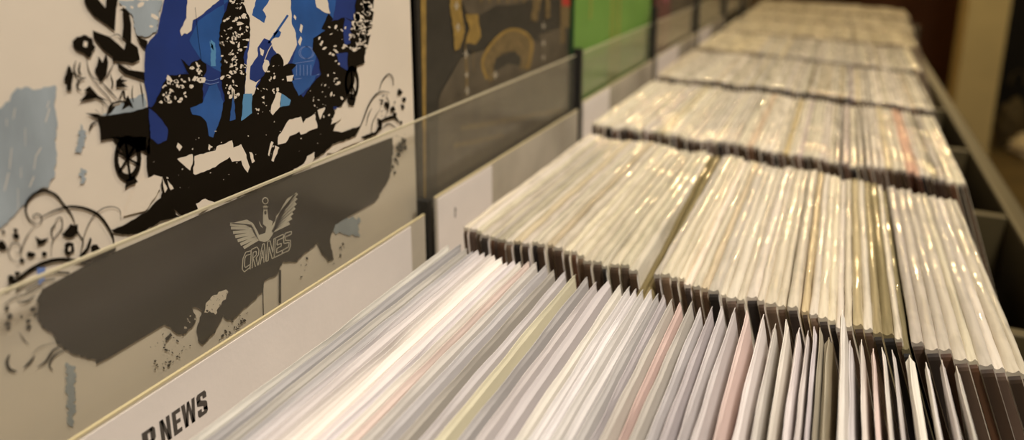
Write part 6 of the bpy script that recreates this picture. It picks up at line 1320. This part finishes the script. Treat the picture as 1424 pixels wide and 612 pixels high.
# ---------------------------------------------------------------- section cards at the left end of each row
M_card = acrylic('card_plastic', .86, (.96, .93, .82), .2)
M_paper = mat('section_paper', (.88, .80, .74), .75, .05, 300, .03, 30)
def glyph(b, ch, y, z, w_, h_, x):
    def bar(p, q, t):
        p = Vector((0, p[0], p[1])); q = Vector((0, q[0], q[1])); return [p, q, t]
    T = .25
    R = lambda a, c, d, e: b.poly([(x, y+a*w_, z+c*h_), (x, y+d*w_, z+c*h_), (x, y+d*w_, z+e*h_), (x, y+a*w_, z+e*h_)])
    Q = lambda *p: b.poly([(x, y+u*w_, z+v*h_) for u, v in p])
    if ch == 'L': R(0, 0, .42, 1); R(.42, 0, 1, .17)
    if ch == 'P': R(0, 0, .42, 1); R(.42, .84, .8, 1); R(.42, .38, .8, .54); Q((.62, .4), (.85, .4), (1, .52), (1, .88), (.85, 1), (.62, 1))
    if ch == 'N': R(0, 0, .36, 1); R(.64, 0, 1, 1); Q((.36, 1), (.1, 1), (.62, 0), (.9, 0))
    if ch == 'E': R(0, 0, .45, 1); R(.45, 0, 1, .17); R(.45, .83, 1, 1); R(.45, .42, .92, .58)
    if ch == 'W': Q((0, 1), (.26, 1), (.34, 0), (.14, 0)); Q((.14, 0), (.38, 0), (.56, 1), (.42, 1)); Q((.42, 1), (.58, 1), (.84, 0), (.62, 0)); Q((.64, 0), (.86, 0), (1, 1), (.76, 1))
    if ch == 'S':
        Q((0, .9), (.14, 1), (.86, 1), (1, .88), (1, .68), (.62, .68), (.6, .84), (.4, .84), (.4, .7), (0, .6)); Q((0, .72), (0, .52), (.6, .38), (.6, .22), (1, .12), (1, .46), (.9, .54), (.4, .68), (.4, .75))
        Q((0, .32), (.4, .32), (.4, .16), (.62, .16), (.62, .3), (1, .3), (1, .1), (.86, 0), (.14, 0), (0, .1))
cards = [(.36, 2.04, -1.0, .30, 1.943, 'white section card lettered LP NEWS beside the nearest row of sleeves'),
         (2.117, 3.70, -.96, 2.13, 2.588, 'white section card at the left end of the second row of sleeves'),
         (3.78, 5.46, -.93, 3.79, 4.30, 'pale section card at the left end of the third row'),
         (5.55, 7.28, -.92, 5.60, 6.4, 'pale section card at the left end of the fourth row'),
         (7.37, 9.1, -.92, 7.42, 8.1, 'pale section card at the left end of the fifth row')]
for k, (y0, y1, zt, p0, p1, lab) in enumerate(cards):
    H_ = (zt-ZF)*S-.001
    b = BM(); b.box((-.0008, 0, 0), (.0008, (y1-y0)*S, H_)); o = b.obj('section_card', M_card, loc=W(-1.342, y0, ZF)+Vector((0, 0, .001)))
    tag(o, lab, 'section card', 'section cards between the display and the rows')
    b = BM(); b.box((-.0008, 0, H_), (.0008, (y1-y0)*S, H_+.0012)); b.obj('card_edge_highlight', mat('card_edge_highlight', (.62, .52, .30), .35), o)  # highlight along the plate's top edge, put into a yellowish strip
    pz0 = H_-.075
    b = BM(); b.box((.0009, max(0, p0-y0)*S, pz0), (.0013, (p1-y0)*S, H_-.0012)); pp = b.obj('paper_insert', M_paper, o)
    b = BM(); X = .00142
    if k == 0:
        zb = lambda y: None
        # lettering: capital height 0.0135 m
        z0 = (-1.1465-ZF)*S-.001; h_ = .0137
        xs = {'L': (.812, .845), 'P': (.853, .886), 'N': (.898, .925), 'E': (.931, .954), 'W': (.957, .996), 'S': (1.000, 1.029)}
        for ch, (a, c) in xs.items(): glyph(b, ch, (a-y0)*S, z0, (c-a)*S, h_, X)
        b.obj('lettering', mat('grey_ink', (.085, .072, .062), .6), pp)
    if k == 1:
        z0 = (-1.095-ZF)*S; yy = (2.255-y0)*S
        b.poly([(X, yy, z0), (X, yy+.0016, z0), (X, yy+.0016, z0+.0095), (X, yy, z0+.0095)]); b.poly([(X, yy+.0016, z0+.006), (X, yy+.0028, z0+.006), (X, yy+.0028, z0+.0075), (X, yy+.0016, z0+.0075)])
        b.obj('lettering', mat('grey_ink', ()), pp)

# ---------------------------------------------------------------- record sleeves
rnd = random.Random(7)
M_sl = [mat('sleeve_card', (.86, .80, .74), .6, objcol=True), mat('sleeve_spine', (.30, .21, .14), .6, var=.8, vscale=60, objcol=True, stretch=(1, 1, .1))]
M_pl_a = mat('soft_plastic', (.90, .86, .83), .42, .25, 70, .05, 40, objcol=True, alpha=.9, stretch=(1, .3, 1))
M_pl_b = mat('crinkled_plastic', (.66, .60, .49), .5, .35, 160, .08, 60, coat=1, objcol=True, alpha=.95, stretch=(1, .16, 1), spec=.25)
def vary(m, cols):
    nt = m.node_tree; N = nt.nodes; L = nt.links; oi = N.new('ShaderNodeObjectInfo'); cr = N.new('ShaderNodeValToRGB'); cr.color_ramp.interpolation = 'CONSTANT'
    while len(cr.color_ramp.elements) < len(cols): cr.color_ramp.elements.new(1)
    for i, c in enumerate(cols): e = cr.color_ramp.elements[i]; e.position = i/len(cols); e.color = (*c, 1)
    L.new(oi.outputs['Random'], cr.inputs[0]); src = N['Principled BSDF'].inputs['Base Color'].links[0].from_socket
    mx = N.new('ShaderNodeMix'); mx.data_type = 'RGBA'; mx.blend_type = 'MULTIPLY'; mx.inputs[0].default_value = 1; L.new(src, mx.inputs[6]); L.new(cr.outputs[0], mx.inputs[7]); L.new(mx.outputs[2], N['Principled BSDF'].inputs['Base Color'])
vary(M_sl[1], [(.5, .4, .3), (.08, .07, .07), (.9, .8, .7), (.4, .32, .25), (.7, .65, .6), (.2, .19, .2), (.6, .38, .26), (.45, .4, .38), (1, .95, .9), (.3, .25, .2), (.65, .6, .6)])
LD = .302; HH = .305
def card_mesh(t, seed, ld):
    """the cardboard sleeve: a thin board with rounded corners; its narrow ends show the printed spine"""
    r = .004; b = BM(); out = []
    for cx, cz, a0 in ((ld/2-r, r, -90), (ld/2-r, HH-r, 0), (-ld/2+r, HH-r, 90), (-ld/2+r, r, 180)):
        for j in range(4): a = math.radians(a0+j*30); out.append((cx+r*math.cos(a), cz+r*math.sin(a)))
    b.poly([(t/2, y, z) for y, z in out]); b.poly([(-t/2, y, z) for y, z in out][::-1])
    n = len(out)
    for i in range(n):
        (ya, za), (yb, zb) = out[i], out[(i+1) % n]; b.poly([(t/2, ya, za), (-t/2, ya, za), (-t/2, yb, zb), (t/2, yb, zb)], 1)
    return b
def plastic_mesh(t, seed, rise, crumple, taper, L2, pinch):
    """the clear outer cover: hugs the card and closes into a thin, slightly wavy ridge above it"""
    r = random.Random(seed); b = BM(); ny = 34; ph = [r.uniform(0, 6.28) for _ in range(8)]
    rows = []; top = HH+rise
    us = [0, .012, .03] + [.05+.9*k/(ny-6) for k in range(ny-5)] + [.97, .988, 1]
    for u in us:
        y = -L2+2*L2*u; e = min(u, 1-u)
        pf = min(1, e/.011) if pinch else 1
        tt = (t/2+.00035)*pf+.0002
        wv = crumple*(1 if pinch else .55)*(math.sin(u*7+ph[0])+.6*math.sin(u*17+ph[1])+.4*math.sin(u*37+ph[2]))
        hz = crumple*.8*(math.sin(u*9+ph[3])+.6*math.sin(u*23+ph[4])+.5*math.sin(u*51+ph[6]))
        droop = -(.0006 if pinch else .0018)*(1-min(1, e*(60 if pinch else 24)))
        bul = .4*crumple*math.sin(u*13+ph[5])+.25*crumple*math.sin(u*61+ph[7])
        if pinch: prof = ((1, taper*1.0), (.42, taper*.5))
        else: prof = ((1, taper*1.0), (.78, taper*.3))
        z1 = top-prof[0][1]; z2 = top-prof[1][1]; k = prof[1][0]; rt = .0002 if pinch else .0006
        rows.append([(-tt, y, .0004), (-tt, y, z1-.02), (-tt-bul*.5, y, z1+hz*.3), (-tt*k+wv*.6, y, z2+hz*.7), (-rt+wv, y, top+hz+droop), (rt+wv, y, top+hz+droop), (tt*k+wv*.6, y, z2+hz*.7), (tt-bul*.5, y, z1+hz*.3), (tt, y, z1-.02), (tt, y, .0004)])
    b.grid(rows, closed=True); b.poly(rows[0][::-1]); b.poly(rows[-1]); return b
def kit(ts, rise, crumple, taper, mp, key, ld, L2, pinch):
    K_ = []
    for i, t in enumerate(ts):
        a = card_mesh(t, i, ld).mesh('sleeve_'+key); [a.materials.append(m) for m in M_sl]
        c = plastic_mesh(t, i*13+len(key), rise, crumple, taper, L2, pinch).mesh('cover_'+key); c.materials.append(mp)
        for p in c.polygons: p.use_smooth = len(p.vertices) == 4 and not pinch
        K_.append((t, a, c))
    return K_
KA = kit([.0006, .0010, .0014, .0011, .0008, .0034], .0065, .0004, .0032, M_pl_a, 'paper', .300, .1525, True)
KB = kit([.0034, .0040, .0046, .0054, .0030, .0038, .0062], 0.0035, .00070, .0022, M_pl_b, 'plastic', .302, .1490, False)
ROWS = [  # far end, left and right edge of the tops, left lean, right lean, gap, kit, extra height
    (1.86, -1.14, .345, 7, 14, .0042, KA, .0015), (3.43, -1.17, .525, 5, 13, .0003, KB, .0005), (5.03, -1.23, .585, 4, 12, .0004, KB, .001), (6.63, -1.24, .60, 4, 10, .0005, KB, .002),
    (8.23, -1.25, .66, 4, 9, .0005, KB, .002), (9.83, -1.25, .75, 3, 7, .0005, KB, .002), (11.43, -1.25, .85, 3, 5, .0005, KB, .002), (13.03, -1.25, .92, 2, 3, .0005, KB, .002)]
ORD = ['nearest', 'second', 'third', 'fourth', 'fifth', 'sixth', 'seventh', 'farthest']
BINS = {}
specs = []
zfl = W(0, 0, ZF).z
for ri, (yb, xl, xr, l0, l1, gap, K_, ex) in enumerate(ROWS):
    x = xl*S; xe = xr*S; x0 = x; p1, p2, p3 = [rnd.uniform(0, 6.28) for _ in range(3)]
    while x < xe:
        t, me, mc = K_[rnd.randrange(len(K_))]
        if ri == 0 and t > .003 and rnd.random() < .7: t, me, mc = K_[0]
        f = (x-x0)/(xe-x0)
        if ri == 0: g = gap*(1+.45*math.sin(f*19+p1)+rnd.uniform(-.35, .35)); g = max(g, .0008)
        else:
            g = gap*rnd.uniform(.2, 1.6)
            if rnd.random() < .11: g += rnd.uniform(.001, .0025)
        th = math.radians(l0+(l1-l0)*f**1.3+.5*math.sin(f*15+p2)+rnd.uniform(-.25, .25)*(2.2 if ri == 0 else 1))
        wx = (t+.0009)/math.cos(th)+g
        xt = x+wx/2
        if x > x0: th = max(th, pth+((t+pt)/2+.0022+(.0006 if ri else 0)-(xt-px))/.31)
        pt, px, pth = t, xt, th
        slow = .05*math.sin(f*23+p3)+.05*math.sin(f*9+p1)
        if ri: v = rnd.choice((.80, .92, .98, 1.0, 1.04))+rnd.uniform(-.03, .03)+1.2*slow+.05*math.sin(f*53+p2); col = [v, v*rnd.uniform(.97, 1.0), v*rnd.uniform(.90, 1.03)]
        else: v = rnd.uniform(.62, 1.02)+slow; col = [v, v*rnd.uniform(.96, 1.0), v*rnd.uniform(.90, 1.04)]
        if ri and rnd.random() < .08: col = [c_*q for c_, q in zip(col, (.86, .80, .66))]
        specs.append(dict(row=ri, x=xt, th=th, t=t, me=me, mc=mc, col=col, X=xt/S, y=(yb*S-.1525)+rnd.uniform(-.003, .003)+(.002*math.sin(f*31+p2)), lab=None, nm='record_sleeve',
                          sc=1+(ex+(rnd.uniform(-.0012, .0022)+.001*math.sin(f*27+p3) if ri else rnd.uniform(-.0015, .0015)))/.31))
        x += wx
def pick(row, X):
    return min([s for s in specs if s['row'] == row], key=lambda s: abs(s['X']-X))
def special(row, X, col, lab, **k):
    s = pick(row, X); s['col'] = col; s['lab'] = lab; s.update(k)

G_ = lambda s_, a, b_, c_: special(0, a, b_, c_, **s_)
special(0, -1.10, [0.58, 0.58, 0.599], 'dark grey sleeve close beside the section card in the nearest row')
special(0, -1.04, [0.665, 0.665, 0.684], 'grey sleeve, second dark one from the section card in the nearest row')
s5 = KA[5]
special(0, -.93, [1.096, 1.074, 1.03], 'broad bright white sleeve left of the middle of the nearest row', t=s5[0], me=s5[1], mc=s5[2])
special(0, -.82, [0.904, 0.782, 0.736], 'dusty pink tinted sleeve left of the yellow one in the nearest row')
special(0, -.73, [0.569, 0.55, 0.504], 'dark taupe sleeve just left of the yellow one in the nearest row')
special(0, -.66, [0.912, 0.884, 0.678], 'pale yellow tinted sleeve in the nearest row')
special(0, -.345, [0.555, 0.578, 0.616], 'blue grey sleeve beside a pink one in the nearest row')
special(0, -.325, [0.893, 0.715, 0.678], 'pink sleeve near the middle of the nearest row')
special(0, -.16, [.98, .84, .81], 'thin pinkish red sleeve right of the middle of the nearest row', t=KA[0][0], me=KA[0][1], mc=KA[0][2])
special(0, .035, [0.453, 0.425, 0.346], 'dark olive sleeve just left of the tall white sheet in the nearest row')
special(0, .055, [0.531, 0.498, 0.399], 'olive brown sleeve touching the tall white sheet in the nearest row')
special(0, .09, [1.079, 1.068, 1.013], 'tall white sleeve standing above its neighbours at the right of the nearest row', sc=1.055, t=KA[2][0], me=KA[2][1], mc=KA[2][2])
special(0, .15, [0.923, 0.793, 0.774], 'pale pink sleeve right of the tall white one in the nearest row')
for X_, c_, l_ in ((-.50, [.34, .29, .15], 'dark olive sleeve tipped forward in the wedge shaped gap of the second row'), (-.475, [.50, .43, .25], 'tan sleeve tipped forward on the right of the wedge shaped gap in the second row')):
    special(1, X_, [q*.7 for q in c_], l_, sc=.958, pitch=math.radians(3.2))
special(1, -.02, [0.907, 0.799, 0.595], 'sleeve with an ochre yellow top in the second row')
special(1, .14, [0.708, 0.636, 0.456], 'golden brown sleeve left of the dark olive ones in the second row')
special(1, .19, [0.494, 0.44, 0.296], 'olive gold sleeve in the right half of the second row')
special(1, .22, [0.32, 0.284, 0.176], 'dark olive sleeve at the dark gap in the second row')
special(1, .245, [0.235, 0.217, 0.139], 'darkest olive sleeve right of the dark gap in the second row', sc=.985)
special(2, -.36, [0.909, 0.753, 0.657], 'salmon tinted sleeve left of the middle of the third row')
special(2, -.18, [0.843, 0.729, 0.477], 'sleeve tinted gold for its glints in the middle of the third row')  # gold of the glints is put into the sleeve colour
special(2, -.12, [0.735, 0.675, 0.771], 'lilac sleeve right of the gold tinted one in the third row')
special(2, .10, [0.787, 0.727, 0.787], 'pale mauve sleeve right of the middle of the third row')
special(2, .38, [0.851, 0.551, 0.479], 'salmon pink sleeve near the right end of the third row')
special(2, .41, [0.872, 0.62, 0.548], 'lighter salmon sleeve beside the salmon pink one in the third row')
special(2, .47, [0.341, 0.329, 0.311], 'dark grey sleeve near the right end of the third row')
special(3, .12, [0.429, 0.393, 0.507], 'dull purple sleeve in the right half of the fourth row')
special(3, -.16, [0.303, 0.261, 0.177], 'dark brown sleeve in the middle of the fourth row')

LABEL = ['thin pale record sleeve with a pointed plastic edge in the nearest row', 'glossy cream record sleeve packed in the second row of the bins', 'glossy cream record sleeve packed in the third row of the bins', 'blurred cream record sleeve packed in the fourth row of the bins',
         'blurred tan record sleeve at the right of the fifth row']
for s in specs: s['d'] = (s['x'])**2+(s['y'])**2
specs.sort(key=lambda s: s['d'])
rest = BM()
def place(s):
    h = HH*s['sc']
    bx = s['x']+math.sin(s['th'])*h; bz = zfl+s['t']/2*math.sin(s['th'])+.0003+.152*math.sin(s.get('pitch', 0))
    return Matrix.Translation((bx, s['y'], bz))@Matrix.Rotation(-s['th'], 4, 'Y')@Matrix.Diagonal((1, 1, s['sc'], 1))
first = {}
for n, s in enumerate(specs):
    m = place(s)
    if n < 300:
        if s['me'].name not in first:
            o = bpy.data.objects.new(s['nm'], s['me']); c = bpy.data.objects.new('plastic_cover', s['mc']); first[s['me'].name] = (o, c)
        else:
            o = first[s['me'].name][0].copy(); c = first[s['me'].name][1].copy(); o.name = s['nm']; c.name = 'plastic_cover'
            for kk in list(o.keys()): del o[kk]
        C.objects.link(o); C.objects.link(c); c.parent = o
        o.location = m.to_translation(); o.rotation_euler = (s.get('pitch', 0), -s['th'], 0); o.scale = (1, 1, s['sc'])
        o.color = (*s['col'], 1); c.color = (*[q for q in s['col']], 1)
        lab = s['lab'] or LABEL[min(s['row'], 4)]
        tag(o, lab, 'record sleeve', 'record sleeves in the %s row' % ORD[s['row']])
    else:
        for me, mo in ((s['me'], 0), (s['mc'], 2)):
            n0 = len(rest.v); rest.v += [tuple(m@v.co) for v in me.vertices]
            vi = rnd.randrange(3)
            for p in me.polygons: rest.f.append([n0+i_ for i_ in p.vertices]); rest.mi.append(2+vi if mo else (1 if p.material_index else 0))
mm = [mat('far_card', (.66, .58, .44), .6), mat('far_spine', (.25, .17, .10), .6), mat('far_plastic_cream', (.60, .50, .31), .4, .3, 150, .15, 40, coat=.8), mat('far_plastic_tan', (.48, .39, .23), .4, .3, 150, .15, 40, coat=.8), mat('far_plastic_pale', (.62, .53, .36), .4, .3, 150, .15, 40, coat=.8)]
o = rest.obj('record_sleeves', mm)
tag(o, 'blurred mass of record sleeves filling the rows at the far end of the bins', 'record sleeves', kind='stuff')
print('SLEEVES', len(specs), [sum(1 for s in specs if s['row'] == r) for r in range(8)])

# ---------------------------------------------------------------- beyond the counter
def folded_cloth(x0, x1, y, z0, z1, amp, n, seed):
    r = random.Random(seed); b = BM(); rows = []
    for k in range(13):
        z = z0+(z1-z0)*k/12; row = []
        for i in range(n*8+1):
            u = i/(n*8); a = amp*(1-.4*k/12); row.append((x0+(x1-x0)*u, y+a*math.sin(u*n*6.283+.4*math.sin(k*.5))+a*.3*math.sin(u*n*15+k*.3), z+.01*math.sin(u*n*6.283)*(1 if k == 0 else 0)))
        rows.append(row)
    back = [[(p[0], p[1]+.004, p[2]) for p in r_] for r_ in rows]
    b.grid(rows); b.grid([r_[::-1] for r_ in back])
    return b
o = folded_cloth(.96, 2.6, 5.35, .04, 2.7, .05, 9, 1).obj('curtain', mat('black_cloth', (.006, .005, .005), .9, .1, 200), smooth=True)
tag(o, 'black cloth curtain hanging in folds right of the olive column', 'curtain')
b = BM(); b.tube([(.92, 5.35, 2.72), (2.7, 5.35, 2.72)], .012); b.obj('curtain_rod', mat('black_board', ()), o)
def lump(name, c, r, m, label, cat, seed, crump=.15):
    bm = bmesh.new(); bmesh.ops.create_icosphere(bm, subdivisions=4, radius=1); rr = random.Random(seed); ph = [rr.uniform(0, 6) for _ in range(9)]
    for v in bm.verts:
        p = v.co.copy(); k = 1+crump*(math.sin(p.x*5+ph[0])*math.sin(p.y*6+ph[1])+.6*math.sin(p.z*9+ph[2]+p.x*4)+.4*math.sin(p.y*14+ph[3]+p.z*8)+.3*math.sin(p.x*21+ph[4]))
        v.co = Vector((p.x*k*r[0], p.y*k*r[1], max(p.z*k*r[2], -r[2]*.8)))
    me = bpy.data.meshes.new(name); bm.to_mesh(me); bm.free(); me.materials.append(m)
    for p in me.polygons: p.use_smooth = True
    zmin = min(v.co.z for v in me.vertices)
    o = bpy.data.objects.new(name, me); C.objects.link(o); o.location = (c[0], c[1], c[2]-zmin); tag(o, label, cat); return o
o = lump('plastic_bag', (1.16, 4.95, 0.0), (.15, .10, .07), mat('white_plastic', (.75, .62, .38), .4, .5, 20), 'crumpled pale bag lying on the floor in front of the curtain', 'bag', 3, .2)
o = lump('cloth_bag', (1.03, 5.12, 0.0), (.085, .085, .17), mat('brown_cloth', (.10, .07, .025), .8, .3, 40, .3, 20), 'slumped dark brown cloth bag standing beside the olive column', 'bag', 5, .08)
b = BM(); b.tube([(-.04, 0, .27), (-.035, 0, .33), (0, 0, .36), (.035, 0, .33), (.04, 0, .27)], .006); b.obj('handle', mat('brown_cloth', ()), o)
